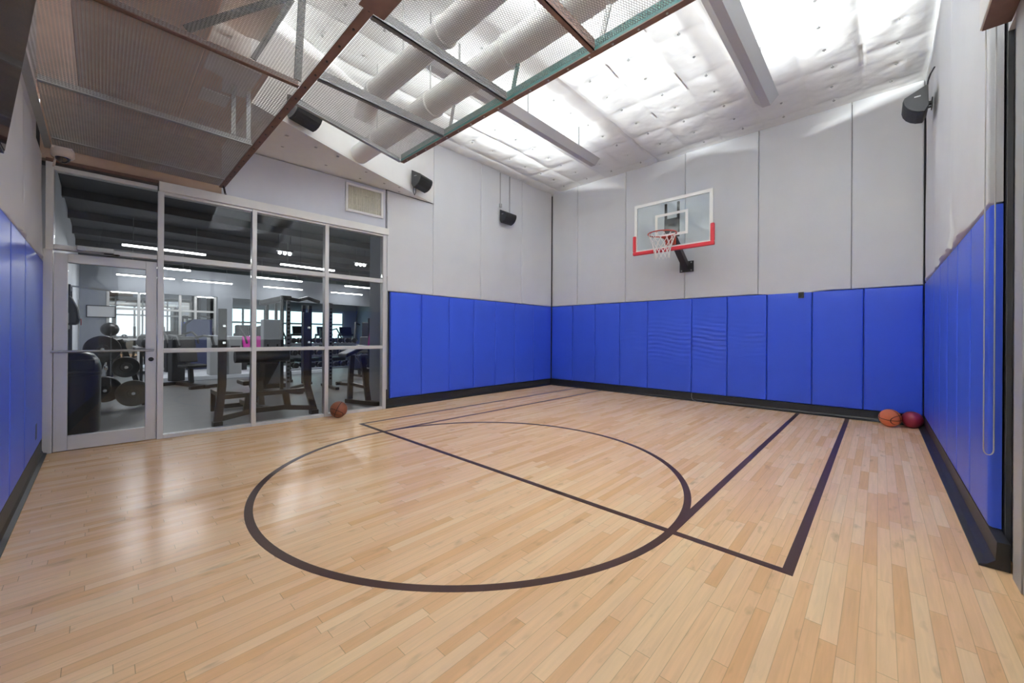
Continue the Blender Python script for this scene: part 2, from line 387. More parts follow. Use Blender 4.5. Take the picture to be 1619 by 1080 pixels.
# wall over the storefront
w = MB(SFM); w.box((-.12, sfl(1.05), 3.0), (-.012, sfl(3.255), 3.64)); struct('wall_storefront', w, C_GREYW)
w = MB(SFM); w.box((-.12, sfl(-.43), 3.0), (-.012, sfl(1.049), 3.64)); struct('wall_transom', w, mat('tan_board', (.46, .33, .25), .8, noise=.1))
struct('wall_upper', MB().box((-6.32, -.5, 3.642), (-6.16, 3.26, ZC+.03)), C_KRAFT)
struct('wall_near', MB().box((-6.168, YN-T-.16, 0), (.8, YN-T-.004, ZC+.03)), C_GREYW)
struct('wall_right', MB().box((XR+T+.01, 3.45, 0), (XR+T+.16, YB+T+.004, ZC+.03)), C_SEAM)
struct('wall_lintel', MB().box((XR+T+.01, YN-T, 2.93), (XR+T+.16, 3.448, ZC+.03)), C_GREYW)

# soffit: a diagonal white bulkhead in the upper left with a grey underside
ZS = 3.651
poly = [(XL+.001, 4.205), (-5.352, 2.417), (-4.946, 1.442), (-4.79, 1.07), (-6.158, 1.07), (-6.158, 3.25), (XL+.001, 3.26)]
s = MB().prism([(a, b, ZS) for a, b in poly], (0, 0, .03)); struct('ceiling_soffit_underside', s, mat('soffit_board', (.76, .77, .75), .8, noise=.04))
s = MB().prism([(a, b, ZS+.03) for a, b in poly], (0, 0, ZC-ZS-.085)); struct('ceiling_soffit', s, C_WHITE)
k = MB()
for i, (a, b) in enumerate([(-5.6, 1.6), (-5.3, 1.9), (-5.75, 2.2), (-5.35, 2.2), (-5.85, 2.75), (-5.55, 2.7), (-5.75, 3.1), (-5.9, 3.45), (-5.72, 3.35), (-5.25, 1.55)]):
    k.lathe([(.02, -.008), (.014, -.012)], (a, b, ZS), n=10)
k.build('screw_head', C_STEEL, s and bpy.data.objects['ceiling_soffit_underside'])

# ------------------------------------------------------------------ padding
def pad_mesh(w, hgt, t, bulge=.004, rnd=.018, nx=14, nz=26, wrinkle=0, seed=0, wavy=0., topw=0., sag=None, res=None):
    """local: x 0..w, z 0..hgt, front at y=-t (towards the room), back at y=0"""
    us = np.concatenate([[0, .25*rnd, .6*rnd, rnd], np.linspace(rnd, w-rnd, nx)[1:-1], [w-rnd, w-.6*rnd, w-.25*rnd, w]])
    vs = np.concatenate([[0, .25*rnd, .6*rnd, rnd], np.linspace(rnd, hgt-rnd, nz)[1:-1], [hgt-rnd, hgt-.6*rnd, hgt-.25*rnd, hgt]])
    U, V = np.meshgrid(us, vs, indexing='ij')
    e = np.minimum(np.minimum(U, w-U), np.minimum(V, hgt-V)); q = np.clip(e/rnd, 0, 1)
    y = -(t-rnd)-rnd*np.sqrt(np.clip(1-(1-q)**2, 0, 1))
    y -= bulge*np.sin(PI*U/w)*np.sin(PI*V/hgt)
    if wrinkle: 
        y -= wrinkle*q*np.exp(-((V/hgt-.55)/.18)**2)*(np.sin(V*74+3*np.sin(U*5+seed)+seed)*.5+vnoise(U*4, V*38, seed)-.5)
    if wavy:
        y -= wavy*q*(vnoise(U*2.2+seed, V*1.1, seed)-.5)
        y -= wavy*.7*q*np.exp(-V/.25)*(vnoise(U*5, V*6+seed, seed+2)-.5)
    Z = V.copy()
    if sag is not None: Z = Z-(1-V/hgt)**6*sag(U/w)
    return np.stack([U, y, Z], -1)
def pad_obj(name, pts, m, loc, rz, parent=None):
    nu, nv = pts.shape[:2]
    V = pts.reshape(-1, 3).tolist(); idx = lambda i, j: i*nv+j
    F = [(idx(i, j), idx(i+1, j), idx(i+1, j+1), idx(i, j+1)) for i in range(nu-1) for j in range(nv-1)]
    ringi = [idx(i, 0) for i in range(nu)]+[idx(nu-1, j) for j in range(1, nv)]+[idx(i, nv-1) for i in range(nu-2, -1, -1)]+[idx(0, j) for j in range(nv-2, 0, -1)]
    b = len(V); V += [(V[k][0], 0.0, V[k][2]) for k in ringi]; n = len(ringi)
    F += [(ringi[(k+1) % n], ringi[k], b+k, b+(k+1) % n) for k in range(n)]; F.append(tuple(b+k for k in range(n)))
    me = bpy.data.meshes.new(name); me.from_pydata(V, [], F); me.materials.append(m)
    for p in me.polygons: p.use_smooth = len(p.vertices) == 4
    me.set_sharp_from_angle(angle=math.radians(50))
    o = bpy.data.objects.new(name, me); COL.objects.link(o); o.location = loc; o.rotation_euler = (0, 0, rz)
    return o
G = .003
ORD = ['first', 'second', 'third', 'fourth', 'fifth', 'sixth', 'seventh', 'eighth', 'ninth', 'tenth']
# back wall (local x -> +X)
xs = [-5.981, -5.356, -4.732, -4.119, -3.49, -2.616, -1.998, -1.387, -.776, -.165, .45]
WR = {4: .009, 5: .010, 3: .004, 6: .003}
for i in range(10):
    a, b = xs[i], xs[i+1]
    p = pad_mesh(b-a-2*G, ZP1-ZP0, T, bulge=.006, nx=30 if i in WR else 20, nz=190 if i in WR else 20, wrinkle=WR.get(i, 0), seed=i)
    o = pad_obj('wall_pad', p, C_BLUE, (a+G, YB+T, ZP0), 0)
    lab = {4: 'widest blue vinyl wall pad, creased, under the basketball hoop', 5: 'creased blue vinyl pad under the hoop, next to the widest pad towards the two balls', 9: 'blue vinyl wall pad behind the two balls in the corner', 0: 'blue vinyl pad on the hoop wall in the corner farthest from the balls'}.get(i)
    tag(o, lab or f'{ORD[i]} blue vinyl pad of the hoop wall counted from the corner without balls', 'wall pad', 'blue wall pads on the hoop wall')
# side wall beside the storefront (local x -> +Y)
ys = [3.352, 3.968, 4.59, 5.214, 5.823, 6.442, 7.1, 7.776]
for i in range(7):
    a, b = ys[i], ys[i+1]
    o = pad_obj('wall_pad', pad_mesh(b-a-2*G, ZP1-ZP0, T, bulge=.006, seed=20+i), C_BLUE, (XL-T, a+G, ZP0), PI/2)
    lab = {0: 'blue vinyl wall pad right next to the storefront glass end frame', 6: 'blue vinyl pad on the storefront side wall in the corner with the hoop wall'}.get(i)
    tag(o, lab or f'{ORD[i]} blue vinyl pad along the side wall, counted from the storefront frame', 'wall pad', 'blue wall pads beside the storefront')
# right wall (local x -> -Y)
yr = [7.766, 7.13, 6.52, 5.91, 5.30, 4.69, 4.08, 3.47]
for i in range(7):
    a, b = yr[i], yr[i+1]
    o = pad_obj('wall_pad', pad_mesh(a-b-2*G, ZP1-ZP0+.03, T, bulge=.008, seed=40+i), C_BLUE, (XR+T, a-G, ZP0), -PI/2)
    lab = {0: 'blue vinyl pad on the wall with the bead chain, in the ball corner', 6: 'blue vinyl wall pad at the open end by the bead chain'}.get(i)
    tag(o, lab or f'{ORD[i]} blue vinyl pad from the ball corner along the wall with the bead chain', 'wall pad', 'blue wall pads on the bead chain wall')
# near wall (local x -> -X)
xn = [-2.0, -2.68, -3.38, -4.07, -4.78, -6.118]
for i in range(5):
    a, b = xn[i], xn[i+1]
    o = pad_obj('wall_pad', pad_mesh(a-b-2*G, ZP1-ZP0, T, bulge=.006, seed=60+i), C_BLUE, (a-G, YN-T, ZP0), PI)
    tag(o, {4: 'wide blue vinyl wall pad beside the glass door', 3: 'blue vinyl pad next to the wide pad beside the glass door', 2: 'blue vinyl pad third from the glass door, under the television end'}.get(i, f'blue vinyl wall pad under the television, {ORD[i+1] if i else "first"} from its far end'), 'wall pad', 'blue wall pads below the television')
    if i in (2, 3, 4):
        cx = {2: -3.62, 3: -4.62, 4: -5.55}[i]
        bx = MB(Matrix.Translation((0, 0, 0))); 
        if i != 3:
            bx.box((cx-.05, YN-.003, .26), (cx+.05, YN+.003, .40)); bx.build('outlet_opening', C_NAVY, o, label='dark rectangular socket opening')
# grey fabric panels above the pads
ZG0 = 1.965; ZG1 = ZC-.05
xg = [-5.981, -5.225, -3.99, -2.747, -1.521, -.307, .448]
GL = ['grey fabric panel on the hoop wall in the corner away from the balls', 'grey fabric panel between the corner panel and the panel behind the backboard edge', 'grey fabric panel behind the basketball backboard', 'grey fabric panel behind the red edge of the backboard, towards the balls', 'grey fabric panel sagging over the black clip on the hoop wall', 'grey fabric panel on the hoop wall above the two balls']
for i in range(6):
    a, b = xg[i], xg[i+1]
    sag = (lambda u: .035*np.sin(PI*np.clip(u*1.3, 0, 1))) if i == 4 else None
    p = pad_mesh(b-a-2*G, ZG1-ZG0, T-.004, bulge=.008, rnd=.014, nx=40, nz=60, wavy=.02, seed=80+i, sag=sag)
    tag(pad_obj('acoustic_panel', p, C_GREY, (a+G, YB+T, ZG0), 0), GL[i], 'wall panel', 'grey fabric panels on the hoop wall')
yg = [3.285, 4.21, 5.39, 6.659, 7.775]
GL = ['grey fabric panel between the vent grille and the white bulkhead tip', 'second grey fabric panel from the storefront, just past the white bulkhead tip', 'grey fabric panel behind the conduit-fed black speaker', 'grey fabric panel on the side wall in the corner by the hoop wall']
for i in range(4):
    a, b = yg[i], yg[i+1]
    top = ZS-.004 if i == 0 else ZG1
    p = pad_mesh(b-a-2*G, top-ZG0, T-.004, bulge=.006, rnd=.014, nx=34, nz=50, wavy=.014, seed=90+i)
    tag(pad_obj('acoustic_panel', p, C_GREY, (XL-T, a+G, ZG0), PI/2), GL[i], 'wall panel', 'grey fabric panels beside the storefront')
ygr = [7.766, 6.52, 5.04, 3.47]
GL = ['grey fabric panel on the bead chain wall in the ball corner, behind the speaker', 'loose grey fabric panel in the middle of the bead chain wall', 'grey fabric panel on the bead chain wall nearest the roller shade']
for i in range(3):
    a, b = ygr[i], ygr[i+1]
    p = pad_mesh(a-b-2*G, ZG1-ZG0-.03, T+(.0, .008, .010)[i], bulge=.01, rnd=.014, nx=40, nz=70, wavy=.035, seed=100+i)
    tag(pad_obj('acoustic_panel', p, C_GREY, (XR+T, a-G, ZG0+.03), -PI/2), GL[i], 'wall panel', 'grey fabric panels on the bead chain wall')
xgn = [-1.2, -3.0, -4.6, -6.118]
GL = ['grey fabric panel on the television wall, at the far end of the screen', 'grey fabric panel behind the near end of the television', 'wrinkled grey fabric panel above the blue pads, between television and glass door']
for i in range(3):
    a, b = xgn[i], xgn[i+1]
    p = pad_mesh(a-b-2*G, 3.02-ZG0, T-.006, bulge=.0, rnd=.014, nx=50, nz=40, wavy=.035, seed=110+i)
    tag(pad_obj('acoustic_panel', p, C_GREY, (a-G, YN-T, ZG0), PI), GL[i], 'wall panel', 'grey fabric panels on the television wall')

# black vented cove base
def cove(name, prof, a, b, along):
    """prof: list of (depth from wall, z); wall line given by along((s), depth)"""
    m = MB(); p0 = [along(a, d)+(z,) for d, z in prof]; p1 = [along(b, d)+(z,) for d, z in prof]
    n = len(prof); m.add(p0+p1, [tuple(range(n)), tuple(range(2*n-1, n-1, -1))]+[(i, n+i, n+(i+1) % n, (i+1) % n) for i in range(n)])
    return struct(name, m, C_BLACK)
PR = [(0, .002), (.088, .002), (.088, .012), (.060, .022), (.050, .045), (.046, .148), (0, .148)]
cove('baseboard_back', PR, XL-.04, XR+.03, lambda s, d: (s, YB+T-d))
cove('baseboard_left', PR, 3.262, YB-.042, lambda s, d: (XL-T+d, s))
cove('baseboard_right', [(0, .002), (.108, .002), (.108, .012), (.08, .02), (.05, .05), (.046, .148), (0, .148)], 3.26, YB-.042, lambda s, d: (XR+T-d, s))
cove('baseboard_near', [(0, .002), (.082, .002), (.082, .012), (.060, .02), (.050, .045), (.046, .148), (0, .148)], -6.12, -.6, lambda s, d: (s, YN-T+d))

# ------------------------------------------------------------------ storefront: glass door, transom and three glazed bays
def sfbox(m, y0, y1, x0, x1, z0, z1): m.box((x0, sfl(y0), z0), (x1, sfl(y1), z1)); return m
def window_bay(name, y0, y1, left, right, rails, z0, z1):
    root = thing(name, None, None, (sfx((y0+y1)/2), (y0+y1)/2, z0), kind='structure')
    f = MB(SFM)
    for a, b in left: sfbox(f, a, b, -.06, .05, z0, z1)
    for a, b in right: sfbox(f, a, b, -.06, .05, z0, z1)
    gy0 = max([b for a, b in left], default=y0); gy1 = min([a for a, b in right], default=y1)
    for a, b in rails: sfbox(f, gy0, gy1, -.055, .045, a, b)
    fr = f.build('window_frame', C_ALUW, root, bevel=.004); 
    zs = sorted([z for r in rails for z in r])
    for i in range(1, len(zs)-1, 2):
        g = MB(SFM); sfbox(g, gy0+.001, gy1-.001, -.006, .006, zs[i]+.001, zs[i+1]-.001); g.build('pane', G_STORE, root)
    return root
R3 = [(0, .045), (1.0, 1.05), (2.08, 2.145), (2.845, 2.875)]
M1 = (.45, .505)
window_bay('window_1', .45, 1.37, [M1], [], R3, 0.001, 2.875)
window_bay('window_2', 1.37, 2.285, [(1.371, 1.425)], [], R3, 0.001, 2.875)
window_bay('window_3', 2.285, 3.25, [(2.286, 2.34)], [(3.19, 3.25)], R3, 0.001, 2.875)
window_bay('window_4', -.40, .449, [(-.385, -.33)], [], [(2.08, 2.13), (2.885, 2.93)], 2.075, 2.96)
hd = MB(SFM); sfbox(hd, .46, 3.275, -.05, .075, 2.876, 2.985); struct('trim_1', hd, C_WHITE, bevel=.004)
hd = MB(SFM); sfbox(hd, -.385, .458, -.05, .045, 2.962, 2.998); struct('trim_2', hd, C_RUST, bevel=.003)
cp = MB(SFM); sfbox(cp, 3.252, 3.284, -.06, .01, 0.001, 2.0); struct('trim_3', cp, C_BRN)
cp = MB().tube([(XL+.03, 3.268, .32), (XL+.03, 3.268, 2.2)], .012, 8); solo('conduit_pipe', cp, C_ALU, 'thin grey vertical pipe at the end frame of the storefront', 'pipe')

door = thing('door_1', None, None, (sfx(.03), .03, 0), kind='structure')
f = MB(SFM); sfbox(f, -.40, -.335, -.05, .045, .001, 2.078); f.build('jamb', C_ALUW, door, bevel=.004)
f = MB(SFM)
sfbox(f, -.33, -.235, -.03, .03, .008, 2.05); sfbox(f, .352, .447, -.03, .03, .008, 2.05)
sfbox(f, -.235, .352, -.03, .03, .008, .155); sfbox(f, -.235, .352, -.03, .03, 1.955, 2.05)
leaf = f.build('leaf_frame', C_ALUW, door, bevel=.004)
g = MB(SFM); sfbox(g, -.234, .351, -.005, .005, .156, 1.954); g.build('pane', G_STORE, door)
pb = MB(SFM); pb.tube([(.075, sfl(-.345), 1.035), (.075, sfl(.425), 1.035)], .013, 10)
for yy in (-.30, .405): pb.tube([(.03, sfl(yy), 1.035), (.075, sfl(yy), 1.035)], .011, 8)
pb.build('push_bar', C_STEEL, door, smooth=40)
lk = MB(SFM).lathe([(.024, .03), (.024, .038), (.012, .042)], (0, sfl(.40), .93), (1, 0, 0), 14); lk.build('lock_cylinder', C_BLK, door)
cl = MB(SFM); sfbox(cl, -.17, .10, .046, .105, 2.085, 2.135); c0 = cl.build('closer', C_STEEL, door, bevel=.006)
ar = MB(SFM); ar.bar((.08, sfl(.03), 2.075), (.15, sfl(.14), 2.068), .02, .008); ar.bar((.15, sfl(.14), 2.062), (.035, sfl(.05), 2.055), .02, .008); ar.build('closer_arm', C_BRN, c0)

# vent above the storefront
v = thing('vent_grille', 'white framed vent grille with yellowed vertical slats above the storefront', 'vent', (sfx(2.9), 2.9, 3.15))
f = MB(SFM); y0, y1, z0, z1 = 2.592, 3.2, 3.15, 3.59
for a, b, c, d in ((y0, y0+.035, z0, z1), (y1-.035, y1, z0, z1), (y0+.035, y1-.035, z0, z0+.035), (y0+.035, y1-.035, z1-.035, z1)): sfbox(f, a, b, -.011, .022, c, d)
f.build('frame', C_WHITE, v, bevel=.003)
f = MB(SFM); sfbox(f, y0+.036, y1-.036, -.011, -.004, z0+.036, z1-.036); f.build('filter', C_CREAM, v)
f = MB(SFM)
for i in range(17):
    yy = y0+.055+i*.0315; sfbox(f, yy, yy+.007, -.004, .012, z0+.036, z1-.036)
for zz in (3.27, 3.45): sfbox(f, y0+.036, y1-.036, -.004, .008, zz, zz+.006)
f.build('slat', mat('cream_slats', (.66, .64, .55), .6), v)

# ------------------------------------------------------------------ overhead steel: chords, rails, trusses and expanded-metal panels
ZT = 3.065; Y1, Y2 = 1.062, 2.175
def expanded(x0, x1, y0, y1, z, swd=.0150, lwd=.035, w=.0021, clip=None):
    """expanded metal as real strands: long way of the diamond along Y"""
    px = swd/2; nx = int((x1-x0)/px); ny = int((y1-y0)/lwd)+1
    i, j = np.meshgrid(np.arange(nx), np.arange(ny), indexing='ij'); i = i.ravel(); j = j.ravel()
    def node(i, j): return np.stack([x0+i*px, y0+(j+.5*(i % 2))*lwd, z+0*i], -1)
    A = []; B = []
    for s in (0, 1):
        jj = j+np.where(i % 2 == 1, s, s-1)
        a = node(i, j); b = node(i+1, jj)
        ok = (a[:, 1] <= y1) & (b[:, 1] <= y1) & (b[:, 1] >= y0) & (a[:, 1] >= y0)
        if clip is not None: ok &= (a[:, 0] >= clip(a[:, 1])) & (b[:, 0] >= clip(b[:, 1]))
        A.append(a[ok]); B.append(b[ok])
    A = np.concatenate(A); B = np.concatenate(B); n = len(A)
    off = np.array([(-.5, 0, -.7), (.6, 0, 0), (-.3, 0, .7)])*w
    V = np.stack([A+off[0], A+off[1], A+off[2], B+off[0], B+off[1], B+off[2]], 1).reshape(-1, 3)
    k = np.arange(n)[:, None]*6
    F = np.concatenate([k+np.array([[0, 1, 4, 3]]), k+np.array([[1, 2, 5, 4]]), k+np.array([[2, 0, 3, 5]])], 0)
    return V, F
def raw_mesh(name, V, F, m, parent=None, loc=None):
    me = bpy.data.meshes.new(name); lc = np.array(loc if loc is not None else (0, 0, 0))
    if parent is not None: lc = np.array(parent.location)
    V = V-lc; me.vertices.add(len(V)); me.vertices.foreach_set('co', V.astype(np.float32).ravel())
    me.loops.add(F.size); me.loops.foreach_set('vertex_index', F.astype(np.int32).ravel())
    me.polygons.add(len(F)); me.polygons.foreach_set('loop_start', np.arange(0, F.size, F.shape[1], dtype=np.int32))
    me.update(calc_edges=True); me.materials.append(m)
    o = bpy.data.objects.new(name, me); COL.objects.link(o)
    if parent is not None: o.parent = parent
    elif loc is not None: o.location = loc
    return o
def mesh_panel(x0, x1, y0, y1, label, clip=None):
    V, F = expanded(x0+.012, x1-.012, y0+.012, y1-.012, ZT+.006, clip=clip)
    o = raw_mesh('expanded_metal_panel', V, F, C_MESH, None, ((x0+x1)/2, (y0+y1)/2, ZT)); tag(o, label, 'mesh panel', 'expanded metal panels of the overhead frame')
X1 = [-5.99, -5.69, -4.47, -3.16, -2.0, -.85]; YW = -.345
L1 = ['narrow expanded metal strip right over the glass door transom', 'expanded metal panel over the storefront door side, under the brown ceiling box', 'middle expanded metal panel of the strip along the television wall', 'expanded metal panel beside the dark truss post, under the foil insulation', 'expanded metal panel of the television wall strip farthest from the storefront']
for i in range(5): mesh_panel(X1[i], X1[i+1], YW, Y1, L1[i])
X2 = [-3.72, -2.93, -2.125, -1.335, -.52, .30]
clip2 = lambda y: -3.665+(Y2-y)*.232
L2 = ['tapered expanded metal panel beside the white bulkhead, under the duct ends', 'expanded metal panel under both ducts, second from the white bulkhead', 'expanded metal panel third from the white bulkhead', 'expanded metal panel fourth from the white bulkhead, by the teal chord', 'expanded metal panel farthest from the white bulkhead']
for i in range(5): mesh_panel(X2[i], X2[i+1], Y1, Y2, L2[i], clip2 if i == 0 else None)
def angle_iron(m, a, b, w, out, up=1):
    """L section from a to b (points), horizontal leg towards 'out' and upright leg"""
    a = Vector(a); b = Vector(b); o = Vector(out).normalized(); t = .006; z = Vector((0, 0, 1))
    for p, q in (((0, 0), (w, t)), ((0, 0), (t, w*1.3*up))):
        vs = []
        for e in (a, b):
            for i, j in ((p[0], p[1]), (q[0], p[1]), (q[0], q[1]), (p[0], q[1])): vs.append(e+o*i+z*j)
        m.add(vs, [(0, 1, 2, 3), (7, 6, 5, 4), (0, 4, 5, 1), (1, 5, 6, 2), (2, 6, 7, 3), (3, 7, 4, 0)])
# front chord (teal joist with rusty lower flange) at Y2
j = thing('steel_joist', 'teal steel joist chord with brown lower flange over the free end of the mesh', 'joist', (-1.7, Y2, ZT))
m = MB().box((-3.70, Y2, ZT-.006), (.36, Y2+.045, ZT)); m.build('flange', C_RUST, j)
m = MB().box((-3.70, Y2+.008, ZT+.001), (.36, Y2+.028, ZT+.075)); m.build('web_plate', C_TEAL, j)
for i, x in enumerate((-2.09, -2.88, -1.31, -.5)):
    MB().bar((x, Y2+.018, ZT+.02), (x+.065, Y2+.018, ZT+.25), .034, .012, up=(0, 1, 0)).build('upright', C_TEAL if i == 0 else C_STEEL, j)
m = MB()
for i in range(24): m.lathe([(.007, -.011), (.007, -.006)], (-3.6+i*.17, Y2+.022, ZT), n=8)
m.build('bolt', C_STEEL, j)['kind'] = 'stuff'
# shared chord between the two mesh strips
j = thing('steel_joist', 'long rust brown steel angle between the two mesh strips, bolted to the storefront end', 'joist', (-3, Y1, ZT))
m = MB(); m.box((-6.0, Y1-.055, ZT-.007), (.36, Y1+.0, ZT-.001)); m.build('flange', C_RUST, j)
m = MB().box((-5.98, Y1-.012, ZT), (.36, Y1-.004, ZT+.07)); m.build('web_plate', C_RUST, j)
m = MB().box((-2.1, Y1-.09, ZT-.014), (-1.9, Y1+.06, ZT-.008)); m.build('splice_plate', C_RUST, j)
m = MB()
for i in range(30): m.lathe([(.008, -.013), (.008, -.007)], (-5.9+i*.2, Y1-.028, ZT), n=8)
m.build('bolt', C_BRN, j)['kind'] = 'stuff'
m = MB().tube([(-5.93, Y1-.02, ZT), (-5.96, Y1+.0, ZT-.07), (-6.03, Y1+.02, ZT-.07)], .012, 6); m.build('end_bracket', C_BRN, j)
# wall chord over the door
j = MB(); j.box((-6.0, YW-.045, ZT-.006), (-.8, YW+.004, ZT)); j.box((-6.0, YW-.045, ZT+.0005), (-.8, YW-.039, ZT+.05)); solo('wall_angle', j, C_STEEL, 'thin steel angle carrying the mesh along the television wall', 'steel angle')
# rails across
RL = ['thin grey cross rail nearest the glass door', 'grey cross rail second from the glass door', 'dark cross rail at the foot of the dark truss braces', 'rusty cross rail at the bolted splice plate', 'cross rail of the television wall strip farthest from the storefront']
for i, x in enumerate(X1[1:]):
    m = MB(); angle_iron(m, (x, YW+.02, ZT-.004), (x, Y1-.06, ZT-.004), .035, (1, 0, 0), 1.2)
    solo('cross_rail', m, [C_STEEL, C_STEEL, C_RUST, C_RUST, C_RAIL][i], RL[i], 'steel rail', 'cross rails of the television wall strip')
RL = ['grey cross rail nearest the white bulkhead in the free mesh strip', 'dark grey cross rail under the two ducts, middle of the free mesh strip', 'rust brown cross rail with an upright teal plate', 'cross rail of the free mesh strip farthest from the bulkhead']
for i, x in enumerate(X2[1:5]):
    m = MB(); angle_iron(m, (x, Y1+.006, ZT-.004), (x, Y2-.004, ZT-.004), .035, (-1, 0, 0), 1.6)
    solo('cross_rail', m, [C_RAIL, C_RAIL, C_RUST, C_RAIL][i], RL[i], 'steel rail', 'cross rails of the free mesh strip')
m = MB(); angle_iron(m, (-3.72, Y2, ZT-.004), (clip2(Y1)-.0, Y1+.006, ZT-.004), .035, (1, 0, 0), 1.2)
solo('edge_rail', m, C_STEEL, 'slanted grey edge rail of the mesh along the white bulkhead', 'steel rail')
# dark trusses standing on the rails of strip one
t = thing('truss_frame', 'dark steel truss with two diagonal braces above the mesh', 'truss', (-3.16, .6, ZT+.06))
for a, b, w in (((-3.165, Y1-.06, ZT+.06), (-3.165, Y1-.03, 3.78), .05), ((-3.165, Y1-.09, 3.74), (-3.165, .36, ZT+.07), .045), ((-3.165, Y1-.10, 3.70), (-3.165, .72, ZT+.07), .035)):
    MB().bar(a, b, w, .012, up=(1, 0, 0)).build('brace', C_BLK, t)
MB().bar((-3.165, .1, 3.80), (-3.165, Y1, 3.80), .06, .05).build('top_chord', C_BLK, t)
t = thing('truss_frame', 'pair of galvanised hanger posts above the mesh by the white bulkhead', 'truss', (-4.47, .9, ZT+.06))
for yy in (.98, .86):
    MB().bar((-4.475, yy, ZT+.06), (-4.475, yy, 3.62), .035, .012, up=(1, 0, 0)).build('post', C_STEEL, t)
# brown-faced box above strip one, foil insulation beyond it
solo('ceiling_box', MB().box((-6.15, -.16, 3.60), (.4, .59, 3.96)), C_KRAFT, 'brown kraft-faced ceiling box seen through the mesh by the television wall', 'ceiling box', bevel=.01)
solo('ceiling_panel', MB().box((-6.15, .595, 3.61), (-4.02, 1.055, 3.64)), C_KRAFT, 'brown kraft-faced panel above the mesh, between the ceiling box and the white bulkhead', 'ceiling panel')
m = MB().prism([(-4.06, .62, 3.585), (-4.10, 1.0, 3.585), (-4.62, .98, 3.585), (-4.66, .80, 3.585), (-4.40, .76, 3.585), (-4.36, .62, 3.585)], (0, 0, .02)); m.box((-4.98, .66, 3.588), (-4.74, .88, 3.604))
solo('paper_sheet', m, C_PAPER, 'torn white paper sheet stuck under the brown ceiling panel', 'paper')
def crinkle(name, x0, x1, y0, y1, z, m, label):
    X, Y = np.meshgrid(np.arange(x0, x1, .03), np.arange(y0, y1+.001, .03), indexing='ij')
    Z = z-.05*vnoise(X*3, Y*3, 4)-.03*vnoise(X*9, Y*9, 6)
    return tag(grid_obj(name, np.stack([X, Y, Z], -1), m), label, 'insulation')
crinkle('foil_batt', -4.2, .4, .62, 1.06, 3.98, C_FOIL, 'crinkled shiny insulation batt above the mesh by the brown box')

# ducts
def duct(name, y, z, r, x0, x1, label, elbow):
    t = thing(name, label, 'duct', (x1-2, y, z))
    m = MB(); pts = [(x1, y, z), (x0, y, z)]
    if elbow:
        pts = [(x1, y, z)]+[(x0-.34*math.sin(a), y, z-.34*(1-math.cos(a))) for a in np.linspace(0, 1.15, 8)]
        e = pts[-1]; pts.append((e[0]-.22, y+.0, e[2]-.34))
        pts = pts[:-1]
    m.tube(pts, r, 24, cap=True); m.build('duct_run', C_DUCT, t, smooth=40)
    for xx in ([x0-.02, x0+1.15, x0+2.3] if elbow else [x0+.55, x0+1.75, x0+2.9]):
        MB().lathe([(r+.001, -.02), (r+.016, -.012), (r+.016, .012), (r+.001, .02)], (xx, y, z), (1, 0, 0), 24).build('collar', C_DUCT, t, smooth=50)
    for xx in (x0+.5, x0+1.7, x0+3.2):
        MB().tube([(xx, y, z+r-.005), (xx, y, ZC-.03)], .008, 6).build('hanger_rod', C_STEEL, t)
    return t
duct('air_duct', 1.965, 3.76, .105, -3.80, .50, 'white round duct with an elbow, nearer the television wall', True)
duct('air_duct', 2.48, 3.75, .125, -5.30, .50, 'white round duct running straight into the white bulkhead', False)

# ------------------------------------------------------------------ pendant uplights
def uplight_profile(light, inn):
    """photometric profile of the uplight: wide wings that wash the ceiling evenly, with a dim sector towards the room centre"""
    light.use_nodes = True; N, L = light.node_tree.nodes, light.node_tree.links; e = N['Emission']
    M = lambda *a: math_node(N, L, *a)
    g = N.new('ShaderNodeNewGeometry'); sp = N.new('ShaderNodeSeparateXYZ'); L.new(g.outputs['Incoming'], sp.inputs[0])
    cx, cz = sp.outputs['X'], sp.outputs['Z']
    r = M('SQRT', M('ADD', M('MULTIPLY', cx, cx), M('MULTIPLY', cz, cz)))
    sec = M('DIVIDE', r, M('MAXIMUM', M('ABSOLUTE', cz), .001)); w = M('MINIMUM', M('POWER', sec, PROFILE_POW), PROFILE_MAX)
    th = M('MULTIPLY', M('ARCTAN2', cx, M('ABSOLUTE', cz)), float(inn))
    up = N.new('ShaderNodeMapRange'); up.interpolation_type = 'SMOOTHSTEP'; L.new(th, up.inputs['Value'])
    for k, v in (('From Min', .56), ('From Max', .64)): up.inputs[k].default_value = v
    dn = N.new('ShaderNodeMapRange'); dn.interpolation_type = 'SMOOTHSTEP'; L.new(th, dn.inputs['Value'])
    for k, v in (('From Min', .90), ('From Max', .97)): dn.inputs[k].default_value = v
    gap = M('SUBTRACT', 1.0, M('MULTIPLY', M('SUBTRACT', up.outputs[0], dn.outputs[0]), .62))
    side = N.new('ShaderNodeMapRange'); L.new(th, side.inputs['Value'])
    for k, v in (('From Min', -.5), ('From Max', .5), ('To Min', 1.25), ('To Max', .58)): side.inputs[k].default_value = v
    L.new(M('MULTIPLY', M('MULTIPLY', w, gap), side.outputs[0]), e.inputs['Strength'])
